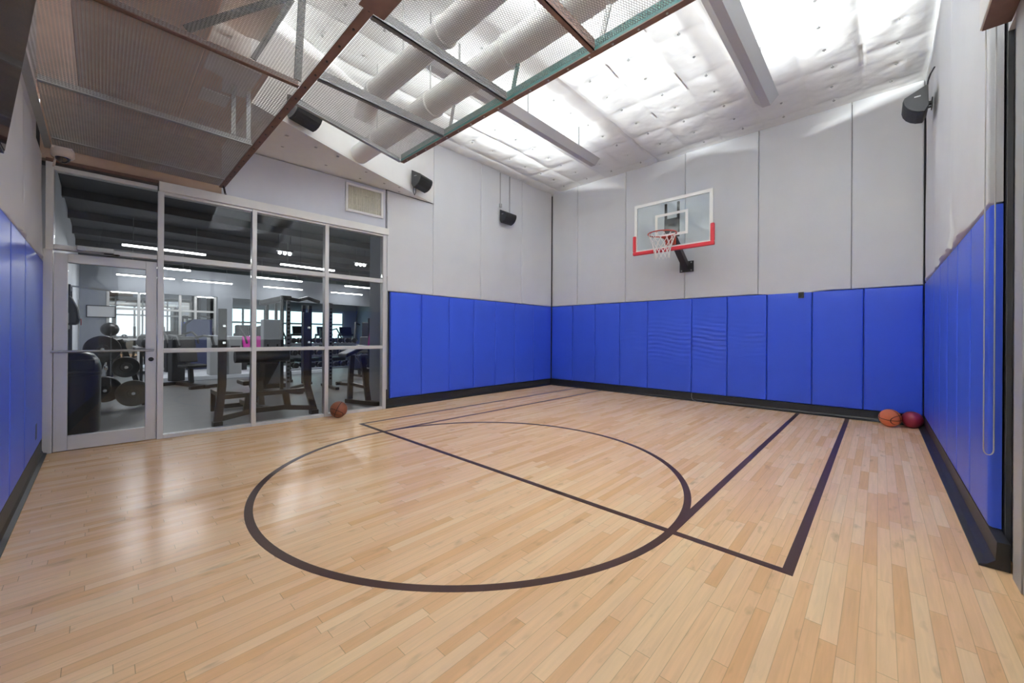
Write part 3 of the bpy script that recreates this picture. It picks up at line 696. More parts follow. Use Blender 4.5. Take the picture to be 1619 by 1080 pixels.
def pendant(x, y0, y1, label, power=1.0):
    z = 4.30; t = thing('pendant_uplight', label, 'light', (x, (y0+y1)/2, z), group='pendant uplights')
    sec = [(-.045, 0), (.045, 0), (.135, .098), (.127, .104), (.04, .012), (-.04, .012), (-.127, .104), (-.135, .098)]
    m = MB(); p = [(x+a, y0, z+b) for a, b in sec]; q = [(x+a, y1, z+b) for a, b in sec]; n = len(sec)
    m.add(p+q, [(i, n+i, n+(i+1) % n, (i+1) % n) for i in range(n)])
    for yy in (y0, y1): m.box((x-.04, yy-.003, z+.006), (x+.04, yy+.003, z+.012)); m.add([(x-.045, yy, z), (x+.045, yy, z), (x+.135, yy, z+.098), (x-.135, yy, z+.098)], [(0, 1, 2, 3)])
    m.build('housing', C_PEND, t)
    m = MB().box((x-.02, y0+.05, z+.020), (x+.02, y1-.05, z+.032)); m.build('lamp', C_LAMP, t)
    for yy in (y0+.55, (y0+y1)/2, y1-.5):
        MB().bar((x+.02, yy, z+.03), (x+.02, yy, ZC-.02), .03, .008, up=(1, 0, 0)).build('hanger', C_STEEL, t)
    for yy in (y1-.95, y1-.75):
        m = MB()
        for d in (0, .16): m.tube([(x-.13, yy+d, z+.1), (x-.19, yy+d+.03, z+.30), (x-.19, yy+d+.10, z+.30), (x-.13, yy+d+.07, z+.1)], .005, 5)
        m.tube([(x-.19, yy, z+.30), (x+.15, yy+.05, z+.36)], .005, 5)
        m.build('wire_clip', C_STEEL, t)
    inn = -1 if x > -2.4 else 1
    l = area('uplight_glow', (x, (y0+y1)/2, z+.076), .05, y1-y0-.1, UPLIGHT_W*power*(y1-y0)/3.6, (PI, 0, 0), (.955, 1.0, .985), t)
    uplight_profile(l.data, inn)
pendant(-1.10, 2.45, 6.08, 'long grey pendant uplight nearer the wall with the bead chain')
pendant(-3.765, 2.45, 6.10, 'long grey pendant uplight passing behind the teal joist')
pendant(-1.10, -.25, 2.35, 'unseen added fill uplight over the near court corner, beyond the nearer long uplight', 14.5)  # pendant added out of view, boosted to fill walls and floor
pendant(-3.765, -.25, 1.25, 'short unseen uplight added above the brown ceiling box', 1.5)  # pendant added out of view to brighten the near end of the room

# ------------------------------------------------------------------ basketball hoop
hx, hy = -2.70, 6.97
H = thing('basketball_hoop', 'wall mounted basketball hoop with glass backboard, red padding and white net', 'basketball hoop', (hx, YB, 2.47))
bx0, bx1, bz0, bz1 = hx-.69, hx+.69, 2.79, 3.70
MB().box((bx0+.002, hy+.002, bz0+.002), (bx1-.002, hy+.014, bz1-.002)).build('backboard_glass', G_BOARD, H)
f = MB(); b = .055
for a in ((bx0, bx0+b, bz0, bz1), (bx1-b, bx1, bz0, bz1), (bx0+b, bx1-b, bz0, bz0+b), (bx0+b, bx1-b, bz1-b, bz1)): f.box((a[0], hy-.004, a[2]), (a[1], hy+.018, a[3]))
f.build('border', C_WLINE, H)
f = MB(); sx0, sx1, sz0, sz1 = hx-.29, hx+.29, 3.02, 3.44; b = .045
for a in ((sx0, sx0+b, sz0, sz1), (sx1-b, sx1, sz0, sz1), (sx0+b, sx1-b, sz0, sz0+b), (sx0+b, sx1-b, sz1-b, sz1)): f.box((a[0], hy-.003, a[2]), (a[1], hy+.001, a[3]))
f.build('target_square', C_WLINE, H)
f = MB(); f.box((bx0-.025, hy-.028, bz0-.035), (bx1+.025, hy+.035, bz0+.03)); f.box((bx0-.025, hy-.028, bz0+.03), (bx0+.035, hy+.035, bz0+.33)); f.box((bx1-.035, hy-.028, bz0+.03), (bx1+.025, hy+.035, bz0+.33))
f.build('edge_padding', C_RED, H, bevel=.014)
RZ = 2.985; rc = Vector((hx, hy-.16-.229, RZ)); RR = .2285
f = MB().tube([rc+Vector((RR*math.cos(a), RR*math.sin(a), 0)) for a in np.linspace(0, 2*PI, 41)[:-1]], .0095, 10, closed=True)
f.bar((hx-.07, hy-.02, RZ-.02), (hx-.10, rc.y+.19, RZ-.005), .03, .012); f.bar((hx+.07, hy-.02, RZ-.02), (hx+.10, rc.y+.19, RZ-.005), .03, .012)
f.box((hx-.10, hy-.17, RZ-.008), (hx+.10, hy-.02, RZ+.002)); f.box((hx-.09, hy-.02, RZ-.13), (hx+.09, hy-.004, RZ+.02))
f.bar((hx-.06, hy-.02, RZ-.12), (hx-.06, hy-.16, RZ-.01), .008, .03); f.bar((hx+.06, hy-.02, RZ-.12), (hx+.06, hy-.16, RZ-.01), .008, .03)
rim = f.build('rim', C_ORIM, H, smooth=40)
for k in range(12):
    f = MB(); a = 2*PI*k/12; f.tube([rc+Vector((RR*math.cos(a+t), RR*math.sin(a+t), dz)) for t, dz in ((-.06, -.008), (-.03, -.022), (.03, -.022), (.06, -.008))], .003, 5)
    f.build('net_hook', C_ORIM, rim)
f = MB(); prof = [(.215, -.02), (.185, -.11), (.158, -.19), (.138, -.27), (.125, -.345), (.122, -.42)]
for k in range(12):
    for sg in (1, -1):
        pts = []
        for i, (r, dz) in enumerate(prof):
            a = 2*PI*(k+.5*sg*(i if i < 1 else i))/12+.0
            pts.append(rc+Vector((r*math.cos(a), r*math.sin(a), dz)))
        dense = []
        for i in range(len(pts)-1):
            dense += [pts[i].lerp(pts[i+1], t) for t in (0, .5)]
        f.tube(dense+[pts[-1]], .0046, 5)
f.build('net', C_NET, H)
# frame behind the glass, arm and wall plate
f = MB(); f.box((hx-.13, hy+.02, 3.0), (hx+.13, hy+.045, 3.34)); f.bar((hx-.11, hy+.04, 3.0), (hx-.11, hy+.04, 3.62), .04, .03); f.bar((hx+.11, hy+.04, 3.0), (hx+.11, hy+.04, 3.62), .04, .03)
f.build('back_frame', C_BRN, H, bevel=.004)
MB().barpath([(hx, YB-.024, 2.55), (hx, YB-.20, 2.66), (hx, hy+.10, 3.0), (hx, hy+.06, 3.25)], .11, .11).build('support_arm', C_BRN, H, bevel=.006)
f = MB(); f.box((hx-.13, YB-.038, 2.47), (hx+.13, YB-.0225, 2.68)); pl = f.build('wall_plate', C_BLK, H, bevel=.003)
for a in (-.09, .09):
    for z in (2.50, 2.65): MB().lathe([(.014, 0), (.014, .012)], (hx+a, YB-.038, z), (0, -1, 0), 6).build('bolt', C_STEEL, pl)

# ------------------------------------------------------------------ balls
def ball(name, x, y, R, m, label, rot):
    b = MB(); b.ball((0, 0, 0), R, 24); me = b.build(name, m, None, smooth=60)
    for v in me.data.vertices: v.co.z -= R
    me.location = (x, y, R+.001); me.rotation_euler = rot
    return tag(me, label, 'basketball', 'basketballs on the floor')
BR = .119
ball('basketball', -5.80, 2.42, BR, ball_mat('dark_orange_ball', (.27, .085, .045), (.03, .015, .012), BR), 'worn brown orange basketball in front of the storefront glass', (.5, .4, .9))
ball('basketball', .117, 7.50, BR, ball_mat('bright_orange_ball', (.74, .19, .075), (.07, .016, .01), BR), 'bright orange basketball in the blue padded corner', (.15, -.1, 1.0))
ball('basketball', .336, 7.592, .112, mat('maroon_ball_skin', (.32, .026, .058), .3, bump=.2, bscale=400), 'plain maroon ball tucked into the corner beside the orange one', (0, 0, 0))

# ------------------------------------------------------------------ speakers
def speaker(loc, rz, label, flip=1, cable=0, L=.33):
    t = thing('wall_speaker', label, 'speaker', loc, rz, 'black speakers on the walls')
    M = Matrix.Translation(loc) @ Matrix.Rotation(rz, 4, 'Z') @ Matrix.Scale(flip, 4, (1, 0, 0))
    curve = [(.235, .035), (.225, -.01), (.20, -.055), (.165, -.09), (.12, -.115), (.07, -.125)]
    body = [(.045, .16), (.225, .07)]+curve+[(.04, -.07)]
    m = MB(M).prism([(a, -L/2, b) for a, b in body], (0, L, 0)); m.build('cabinet', C_BLKP, t, bevel=.004)
    g = [(a*1.0+.004, b-.004) for a, b in [(.228, .06)]+curve]; inn = [(a-.006, b+.006) for a, b in reversed(g)]
    m = MB(M).prism([(a, -L/2+.012, b) for a, b in g+inn], (0, L-.024, 0)); m.build('grille', C_GRIL, t)
    m = MB(M); m.box((.0025, -.06, -.05), (.012, .06, .05)); m.bar((.01, 0, .01), (.10, 0, .02), .035); m.bar((.01, 0, -.03), (.07, 0, -.03), .02)
    m.build('bracket', C_BLK, t, bevel=.003)
    m = MB(M).box((.10, -L/2-.003, .045), (.15, -L/2, .057)); m.build('badge', C_STEEL, t)
    if cable == 1: MB(M).tube([(.05, 0, .15), (.05, 0, .22), (.012, .0, .26), (.012, 0, ZC-.08-loc[2])], .005, 6).build('cable', C_BLK, t)
    if cable == 2: MB(M).tube([(.05, -.10, .14), (.045, -.14, .20), (.03, -.2, .24), (.006, -.26, .27)], .007, 6).build('cable', C_BLK, t)
    if cable == 3: MB(M).tube([(.05, -.12, -.09), (.05, -.12, -.19), (.05, -.09, -.24), (.05, -.06, -.19), (.05, -.06, -.09)], .006, 6).build('cable', C_BLK, t)
    return t
speaker((-5.79, 3.70, 3.83), math.radians(19), 'black speaker on the white bulkhead above the vent grille', cable=3)
speaker((-5.00, 1.58, 3.80), math.radians(21), 'black speaker on the bulkhead half hidden behind the mesh edge', cable=0)
speaker((XL+.002, 6.05, 3.78), 0, 'black speaker hanging under two conduits on the grey side wall', cable=0)
speaker((XR-.036, 6.25, 3.80), 0, 'black speaker on a bracket high on the wall with the bead chain', flip=-1, cable=2)
solo('conduit_pipe', MB().tube([(XL+.014, 5.93, ZC-.09), (XL+.014, 5.93, 4.06)], .011, 8).box((XL+.004, 5.90, 4.0), (XL+.04, 5.96, 4.08)), C_WPIPE, 'grey conduit ending in a small box above the side wall speaker', 'conduit')
solo('conduit_pipe', MB().tube([(XL+.014, 6.22, ZC-.09), (XL+.014, 6.22, 3.86)], .013, 8), C_WPIPE, 'plain grey conduit dropping behind the side wall speaker', 'conduit')
solo('panel_clip', MB().box((-.95, YB-.03, 1.86), (-.88, YB-.006, 1.955)).lathe([(.02, 0), (.02, .012)], (-.915, YB-.03, 1.90), (0, -1, 0), 10), C_BLK, 'small black clip under the sagging grey panel edge', 'clip')

# ------------------------------------------------------------------ television
tv = thing('television', 'large black television tilted forward on its wall, seen edge-on', 'television', (-2.3, YN, 2.5))
a0 = Vector((0, -.325, 2.09)); a1 = Vector((0, -.225, 2.94)); d = (a1-a0).normalized(); nrm = Vector((0, d.z, -d.y))
def tvq(m, x0, x1, s0, s1, t0, t1):
    vs = [Vector((x, 0, 0))+a0+d*s+nrm*t for x in (x0, x1) for s, t in ((s0, t0), (s1, t0), (s1, t1), (s0, t1))]
    return m.add(vs, [(0, 1, 2, 3), (7, 6, 5, 4), (0, 4, 5, 1), (1, 5, 6, 2), (2, 6, 7, 3), (3, 7, 4, 0)])
tvq(MB(), -3.08, -1.58, 0, .855, -.035, 0).build('casing', C_BLK, tv)
tvq(MB(), -3.068, -1.592, .012, .843, 0, .003).build('screen', C_SCREEN, tv)
MB().box((-2.6, YN+.022, 2.35), (-2.0, YN+.034, 2.75)).bar((-2.3, YN+.03, 2.5), (-2.3, -.315, 2.5), .1, .12).build('wall_mount', C_BLK, tv)

# ------------------------------------------------------------------ dome camera over the door
dc = thing('security_camera', 'off-white dome security camera in the corner over the glass door', 'camera', (-5.90, -.26, 2.95))
MB().lathe([(.075, .05), (.082, .03), (.082, -.02), (.07, -.035), (.055, -.038)], (-5.90, -.265, 3.0), n=24).build('housing', C_VINYLW, dc, smooth=45)
MB().lathe([(.053, -.036), (.047, -.06), (.03, -.08), (.012, -.088), (1e-5, -.089)], (-5.90, -.265, 3.0), n=20).build('dome', C_DOME, dc, smooth=60)
MB().tube([(-5.96, -.31, 3.0), (-5.975, -.325, 2.93), (-5.955, -.33, 2.88), (-5.93, -.32, 2.88), (-5.925, -.315, 2.93), (-5.935, -.305, 2.985)], .006, 6).build('cable', C_VINYLW, dc, smooth=60)
MB().box((-5.96, -.335, 3.03), (-5.84, -.20, 3.054)).build('mount_plate', C_VINYLW, dc)

# ------------------------------------------------------------------ window opening in the right wall with roller shade
w5 = thing('window_5', None, None, (.56, 1.5, 0), kind='structure')
f = MB()
f.box((.50, 3.03, .002), (.62, 3.19, 2.92)); f.box((.50, -.43, .002), (.62, -.33, 2.92)); f.box((.50, 1.36, .002), (.62, 1.44, 2.92))
for z0, z1 in ((.002, .10), (1.0, 1.075), (2.84, 2.92)):
    f.box((.505, -.33, z0), (.62, 1.36, z1)); f.box((.505, 1.44, z0), (.62, 3.03, z1))
f.build('window_frame', C_GREYP, w5, bevel=.004)
for y0, y1 in ((-.33, 1.36), (1.44, 3.03)):
    MB().box((.553, y0+.001, 1.076), (.561, y1-.001, 2.839)).build('pane', G_STORE, w5)
    MB().box((.54, y0+.001, .101), (.575, y1-.001, .999)).build('kick_panel', C_GREYP, w5)
struct('dark_gap_fill', MB().box((.535, 3.192, .001), (.66, 3.448, 2.92)), C_BLK)  # black box filling the dark gap between pad end and window jamb
rs = thing('roller_shade', 'roller shade headbox with bead chain at the top of the grey window frame', 'roller shade', (.44, 1.6, 2.9))
MB().box((.392, -.3, 2.90), (.505, 3.29, 3.06)).build('headbox', C_WHITE, rs, bevel=.006)
MB().box((.40, -.29, 2.893), (.50, 3.28, 2.8995)).build('underside_tint', C_RUST, rs)  # added strip: brown floor reflection on the underside put into its colour
ch = [(.42, 3.33, z) for z in np.linspace(2.96, .62, 60)]+[(.42+.018*(1-math.cos(a)), 3.33-.02*math.sin(a)*0, .62-.03*math.sin(a)) for a in np.linspace(0, PI, 8)]+[(.456, 3.33, z) for z in np.linspace(.62, 2.96, 60)]
m = MB().tube(ch, .003, 5); m.bar((.438, 3.28, 2.96), (.438, 3.34, 2.96), .05, .04)
m.build('bead_chain', C_CHAIN, rs)

# ------------------------------------------------------------------ fitness room beyond the storefront
GX0, GX1 = -17.0, -6.20
struct('gym_floor', MB().box((-21, -1.2, -.06), (-6.14, 10, 0)), C_RUB)
struct('gym_ceiling', MB().box((-21, -1.2, 3.42), (-6.34, 10, 3.5)), C_GCEIL)
for i in range(6):
    x = -7.4-1.55*i
    struct('ceiling_beam', MB().box((x-.05, -.55, 3.28), (x+.05, 9.6, 3.415)), C_GCEIL)
struct('gym_wall_side', MB().box((-21, -.65, .001), (-6.17, -.52, 3.415)), C_GWHITE)
struct('gym_wall_flank', MB().box((-21, -.519, .001), (-7.62, -.41, 3.415)), C_GWHITE)
struct('gym_wall_far', MB().box((-16.15, -.405, 2.45), (-16.0, 9.6, 3.27)), C_GWALL)
struct('gym_wall_end', MB().box((-21, 9.62, .001), (-6.3, 9.8, 3.415)), C_GWALL)
struct('gym_wall_back', MB().box((-20.9, -.59, .001), (-20.7, 9.6, 3.415)), C_GWALL)
struct('pillar_1', MB().box((-7.02, 3.50, .001), (-6.25, 3.74, 3.415)), C_GWALL)
struct('pillar_2', MB().box((-16.15, 2.66, .001), (-15.9, 3.06, 2.448)), C_GWALL)
struct('gym_wall_sign', MB().box((-16.15, -.405, .001), (-16.0, .10, 2.448)), C_GWALL)
struct('gym_platform', MB().box((-15.5, .95, .001), (-13.0, 5.2, .11)), C_GWHITE, bevel=.01)
# mirror wall with white frame
mw = thing('window_6', None, None, (-16.0, 1.2, .1), kind='structure')
MB().box((-16.10, .12, .12), (-16.08, 2.64, 2.44)).build('mirror_pane', C_MIRROR, mw)
f = MB()
for y in (.14, .78, 1.31, 1.72, 2.10, 2.61): f.box((-16.07, y-.03, .12), (-16.02, y+.03, 2.445))
for z in (.13, 1.05, 1.95): f.box((-16.068, .17, z-.03), (-16.022, 2.58, z+.03))
f.build('window_frame', C_WHITE, mw)
for i, (y0, y1) in enumerate([(3.5, 5.2), (5.3, 7.0), (7.1, 8.8)]):
    w = thing(f'window_{7+i}', None, None, (-20.6, (y0+y1)/2, .8), kind='structure')
    MB().box((-20.69, y0, .75), (-20.66, y1, 2.35)).build('pane', C_DAY, w)
    f = MB()
    for y in (y0, (y0+y1)/2, y1): f.box((-20.655, y-.04, .7), (-20.6, y+.04, 2.4))
    for z in (.72, 1.75, 2.38): f.box((-20.652, y0, z-.04), (-20.603, y1, z+.04))
    f.build('window_frame', C_GWHITE, w)
struct('trim_5', MB().box((-15.6, -.408, .001), (-15.2, -.39, 2.1)), C_GREYP)
# tube lights
TL = []
for ri, (x, ys_) in enumerate([(-10.3, [.27, 2.92, 5.57]), (-13.2, [.38, 3.10, 5.70]), (-15.6, [.3, 1.75, 3.9, 6.2])]):
    for ci, y in enumerate(ys_):
        z = 2.87
        row = ['row nearest the court', 'middle row', 'row farthest from the court'][ri]
        t = thing('tube_light', f'lit tube light, {row}, {ORD[ci]} from the white gym side wall', 'light', (x, y+.62, z), group='fitness room tube lights')
        MB().box((x-.03, y, z), (x+.03, y+1.24, z+.03)).build('diffuser', C_TUBE, t)
        MB().box((x-.035, y-.005, z+.031), (x+.035, y+1.245, z+.06)).build('housing', C_GCEIL, t)
        for yy in (y+.15, y+1.09): MB().tube([(x, yy, z+.06), (x, yy, 3.425)], .004, 5).build('suspension_wire', C_STEEL, t)
        if ri < 2: area('tube_glow', (x, y+.62, z-.02), .06, 1.2, GYM_W, (0, 0, 0), (.97, .985, 1.0), t)
for k, (x, y) in enumerate([(-9.6, 2.80), (-9.7, 4.58)]):
    t = thing('spot_cluster', ['bright three-lamp spot cluster seen in the middle upper pane', 'bright three-lamp spot cluster seen in the upper pane by the pillar'][k], 'light', (x, y, 3.02), group='spot clusters')
    MB().box((x-.05, y-.16, 3.06), (x+.05, y+.16, 3.10)).build('tray', C_GCEIL, t)
    for q in (-.1, 0, .1): MB().ball((x, y+q, 3.025), .034, 8).build('lamp', mat('lit_spot', (1, 1, 1), emit=(1, 1, 1), estr=14), t)
    MB().tube([(x, y-.12, 3.1), (x, y-.12, 3.425)], .006, 5).tube([(x, y+.12, 3.1), (x, y+.12, 3.425)], .006, 5).build('drop_rod', C_GCEIL, t)

# dark domed litter bin
b = thing('litter_bin', 'tall dark dome-topped litter bin just behind the glass door', 'bin', (-7.22, -.245, 0))
MB().lathe([(.245, .001), (.25, .03), (.255, .70), (.262, .705), (.262, .74), (.255, .745)], (-7.22, -.245, 0), n=32).build('barrel', C_BIN, b, smooth=40)
MB().lathe([(.258, .746), (.255, .82), (.235, .90), (.19, .965), (.11, 1.0), (.0001, 1.01)], (-7.22, -.245, 0), n=32).build('dome_lid', C_BIN, b, smooth=50)
MB(Matrix.Translation((-7.22, -.245, .83)) @ Matrix.Rotation(.35, 4, 'Z')).box((.225, -.12, -.06), (.262, .12, .07)).build('flap', C_BLKP, b, bevel=.01)
# wipe dispenser on the side wall
b = thing('wipe_dispenser', 'black wall dispenser with a grey tray on the white gym side wall', 'dispenser', (-8.25, -.408, 1.3))
MB().prism([(-8.42, -.408, 1.76), (-8.42, -.408, 1.34), (-8.42, -.22, 1.34), (-8.42, -.20, 1.42), (-8.42, -.22, 1.58), (-8.42, -.28, 1.74)], (.32, 0, 0)).build('cover', C_BLKP, b, bevel=.03)
MB().box((-8.36, -.408, 1.28), (-8.16, -.30, 1.338)).build('tray', C_LBIN, b, bevel=.008)
MB().box((-8.097, -.408, 1.36), (-8.09, -.30, 1.50)).build('side_plate', C_LBIN, b)
MB().box((-8.40, -.198, 1.34), (-8.30, -.19, 1.43)).build('red_label', C_RED, b)
# wall sign (lettering too small to read in the photo: plain grey lines)
b = thing('wall_sign', 'white framed notice sign on the far gym wall above the plate tree', 'sign', (-15.99, .02, 1.65))
MB().box((-15.998, -.26, 1.69), (-15.985, .28, 1.99)).build('board', C_PAPER, b)
f = MB()
for a in ((-.28, -.26, 1.67, 2.01), (.28, .30, 1.67, 2.01), (-.26, .28, 1.67, 1.69), (-.26, .28, 1.99, 2.01)): f.box((-15.998, a[0], a[2]), (-15.975, a[1], a[3]))
f.build('frame', C_BLK, b)
# storage lattice on the side wall
b = thing('storage_rack', 'tall dark wall rack of upright posts along the white gym side wall', 'rack', (-9.6, -.5, 0))
for x in (-9.9, -9.35): MB().bar((x, -.36, .001), (x, -.36, 2.0), .06).build('post', C_BLK, b)
f = MB()
for z in (.25, .75, 1.95): f.bar((-9.9, -.36, z), (-9.35, -.36, z), .05)
f.build('cross_bar', C_BLK, b)
MB().bar((-9.9, -.36, 2.02), (-9.9, .10, 1.98), .025).build('hook_arm', C_STEEL, b)

# plate tree and plates
pt = thing('plate_tree', 'black A-frame weight plate tree behind the glass door', 'plate rack', (-9.5, .18, 0))
for s_ in (-1, 1):
    MB().barpath([(-9.5, .18+s_*.34, .05), (-9.5, .18+s_*.20, .6), (-9.5, .18+s_*.05, 1.12)], .07, .05, up=(1, 0, 0)).build('leg', C_BLK, pt)
    MB().bar((-9.85, .18+s_*.34, .03), (-9.15, .18+s_*.34, .03), .06).build('foot', C_BLK, pt)
for y, z in ((.02, .97), (.29, .67), (.06, .66), (.375, .235), (.05, .31)):
    MB().tube([(-9.7, y, z), (-8.93, y, z)], .024, 10).build('peg', C_CHROME, pt)
def plate(y, z, x, R, m, label, t=.045):
    p = MB(); p.lathe([(.028, -t/2), (.028, t/2), (.07, t/2), (.075, t*.3), (R-.05, t*.3), (R-.035, t/2), (R-.004, t/2), (R, t*.35), (R, -t*.35), (R-.004, -t/2), (R-.035, -t/2), (R-.05, -t*.3), (.075, -t*.3), (.07, -t/2), (.028, -t/2)], (x, y, z), (1, 0, 0), 36)
    solo('weight_plate', p, m, label, 'weight plate', 'plates on the plate tree', smooth=40)
plate(.02, .97, -9.00, .215, C_IRON, 'large black weight plate on the top peg of the plate tree')
plate(.02, .97, -9.10, .215, C_IRON, 'black plate right behind the one on the top peg')
plate(.29, .67, -9.00, .168, C_IRON, 'black weight plate on the middle peg of the tree, nearer the door lock')
plate(.29, .67, -9.09, .168, C_IRON, 'black plate right behind the middle peg one')
plate(.375, .235, -8.98, .215, C_GIRON, 'bare grey iron plate with grip holes on the low peg')
plate(.05, .31, -9.13, .205, C_IRON, 'black weight plate on the low peg nearer the bin')
plate(.05, .31, -9.23, .205, C_IRON, 'black plate right behind the low one nearer the bin')
kr = thing('kettlebell_shelf', 'narrow steel shelf of black kettlebells behind the plate tree', 'rack', (-11, .62, 0))
for x in (-10.4, -11.9): MB().bar((x, .62, .001), (x, .62, .92), .05).build('post', C_BLK, kr)
MB().box((-12.0, .48, .921), (-10.3, .76, .95)).build('shelf', C_SHROUD, kr)
for i in range(6):
    k = thing('kettlebell', 'black kettlebell in the row behind the plate tree', 'kettlebell', (-10.42-i*.28, .62, .951), group='kettlebells behind the plate tree')
    MB().lathe([(.055, 0), (.085, .05), (.09, .09), (.07, .14), (.035, .165), (.0001, .17)], (-10.42-i*.28, .62, .951), n=16).build('bell', C_IRON, k, smooth=50)
    MB().tube([(-10.42-i*.28, .62+.055*math.cos(a), 1.09+.085*math.sin(a)) for a in np.linspace(0, PI, 9)], .013, 6).build('handle', C_IRON, k)
b = thing('ball_stand', 'dark ball on a post behind the top of the plate tree', 'ball', (-10.6, .12, 0))
MB().ball((-10.6, .12, 1.30), .13, 14).build('ball_body', C_IRON, b, smooth=60)
MB().bar((-10.6, .12, .06), (-10.6, .12, 1.16), .08).bar((-10.85, .12, .03), (-10.35, .12, .03), .1, .05).build('stand', C_BLK, b)

# olympic incline bench behind the glass
B = thing('bench_press', 'black incline bench press with tall uprights right behind the storefront glass', 'weight bench', (-6.7, 1.7, 0))
ux = -6.34
for y, yo in ((1.11, -.05), (2.15, .11)):
    MB().barpath([(ux, y, 1.56), (ux, y, .55), (ux, y+yo*.25, .40), (ux+.02, y+yo, .06)], .09, .06, up=(1, 0, 0)).build('upright', C_OLIVE, B, bevel=.006)
    MB().box((ux-.06, y+yo-.05, .002), (ux+.08, y+yo+.05, .075)).build('foot', C_OLIVE, B, bevel=.006)
    for z in (1.08, 1.30): MB().bar((ux+.04, y, z), (ux+.12, y, z+.03), .03).build('bar_hook', C_CHROME, B)
MB().barpath([(ux, 1.10, .105), (ux, 1.45, .16), (ux, 1.85, .16), (ux, 2.22, .105)], .07, .07, up=(1, 0, 0)).build('lower_cross_bar', C_OLIVE, B, bevel=.006)
MB().bar((ux, 1.13, .385), (ux, 2.13, .385), .06, .06).build('upper_cross_bar', C_OLIVE, B, bevel=.006)
for y, q in ((1.38, .03), (1.90, -.03)): MB().bar((ux, y, .16), (ux, y+q, .36), .08, .05, up=(1, 0, 0)).build('gusset', C_OLIVE, B)
MB().bar((ux, 1.63, .16), (-7.75, 1.63, .10), .08, .08).bar((-7.75, 1.38, .05), (-7.75, 1.88, .05), .08, .07).build('spine', C_OLIVE, B, bevel=.006)
MB().bar((-7.0, 1.63, .12), (-7.0, 1.63, .44), .07).bar((-6.6, 1.63, .16), (-6.72, 1.63, .60), .07).build('post', C_OLIVE, B)
MB().prism([(-6.62, 1.50, .80), (-6.62, 1.88, .80), (-6.80, 1.74, .40), (-6.80, 1.52, .40)], (-.05, 0, .06)).build('backrest', C_PAD, B, bevel=.02)
MB().box((-7.40, 1.48, .44), (-6.98, 1.78, .51)).build('seat', C_PAD, B, bevel=.02)
MB().tube([(-6.60, 1.30, .90), (-6.60, 1.98, .90)], .085, 18).build('roller_pad', C_PAD, B, smooth=50)
MB().bar((-6.62, 1.63, .55), (-6.60, 1.63, .88), .07).build('roller_post', C_OLIVE, B)
MB().barpath([(-7.5, 1.20, .03), (-7.5, 1.20, .34), (-7.12, 1.20, .34), (-7.12, 1.5, .30)], .07, .06, up=(0, 1, 0)).build('spotter_step', C_OLIVE, B)

# cable machine with silver weight-stack shroud and smith rack behind
Cm = thing('cable_machine', 'dark multi-station cable rack with a silver weight-stack shroud and perforated uprights', 'exercise machine', (-9.6, 2.8, 0))
MB().box((-10.25, 2.50, .10), (-10.0, 2.89, 1.56)).build('shroud', C_SHROUD, Cm, bevel=.02)
MB().box((-10.3, 2.44, .002), (-9.95, 2.95, .099)).build('base', C_BLK, Cm, bevel=.01)
for y in (2.60, 2.78): MB().bar((-10.12, y, 1.561), (-10.12, y, 1.95), .05).build('guide_post', C_BLK, Cm)
for y in (2.57, 2.76): MB().box((-9.999, y, .95), (-9.992, y+.03, 1.0)).build('stack_slot', C_BLK, Cm)
MB().barpath([(-10.1, 2.50, 1.93), (-9.6, 2.62, 1.97), (-9.1, 2.70, 1.99)], .14, .11).build('top_beam', C_BLK, Cm, bevel=.02)
MB().barpath([(-9.05, 2.70, 1.98), (-9.2, 2.95, 1.97), (-9.4, 3.2, 2.05), (-9.5, 3.5, 1.98)], .07, .07).build('pull_up_grip', C_BLK, Cm, bevel=.015)
MB().bar((-9.0, 2.58, .06), (-9.0, 2.58, 1.94), .06, .05, up=(1, 0, 0)).build('upright', C_BLK, Cm)
MB().bar((-9.0, 2.70, .06), (-9.0, 2.70, 1.94), .07, .05, up=(1, 0, 0)).build('upright', C_SHROUD, Cm)
f = MB()
for i in range(21): f.box((-8.974, 2.675, .22+i*.08), (-8.968, 2.72, .255+i*.08))
f.build('peg_hole', C_BLK, Cm)
for y in (3.33, 3.47): MB().bar((-10.0, y, .06), (-10.0, y, 1.92), .07).build('rear_post', C_BLK, Cm)
MB().bar((-8.65, 2.86, .03), (-9.5, 2.36, .03), .09, .06).bar((-9.1, 2.62, .05), (-10.0, 3.5, .05), .08, .06).build('foot', C_BLK, Cm, bevel=.006)
MB().box((-9.06, 2.55, 1.941), (-8.95, 2.75, 2.03)).build('top_cap', C_BLK, Cm, bevel=.015)
S2 = thing('squat_rack', 'tall rack with one perforated upright seen through the pane by the pillar', 'exercise machine', (-9.2, 3.66, 0))
MB().bar((-9.2, 3.64, .06), (-9.2, 3.64, 1.95), .07, .05, up=(1, 0, 0)).build('upright', C_SHROUD, S2)
f = MB()
for i in range(21): f.box((-9.174, 3.615, .2+i*.08), (-9.168, 3.66, .235+i*.08))
f.build('peg_hole', C_BLK, S2)
MB().bar((-8.7, 3.60, .03), (-9.7, 3.66, .03), .08, .06).build('foot', C_BLK, S2)
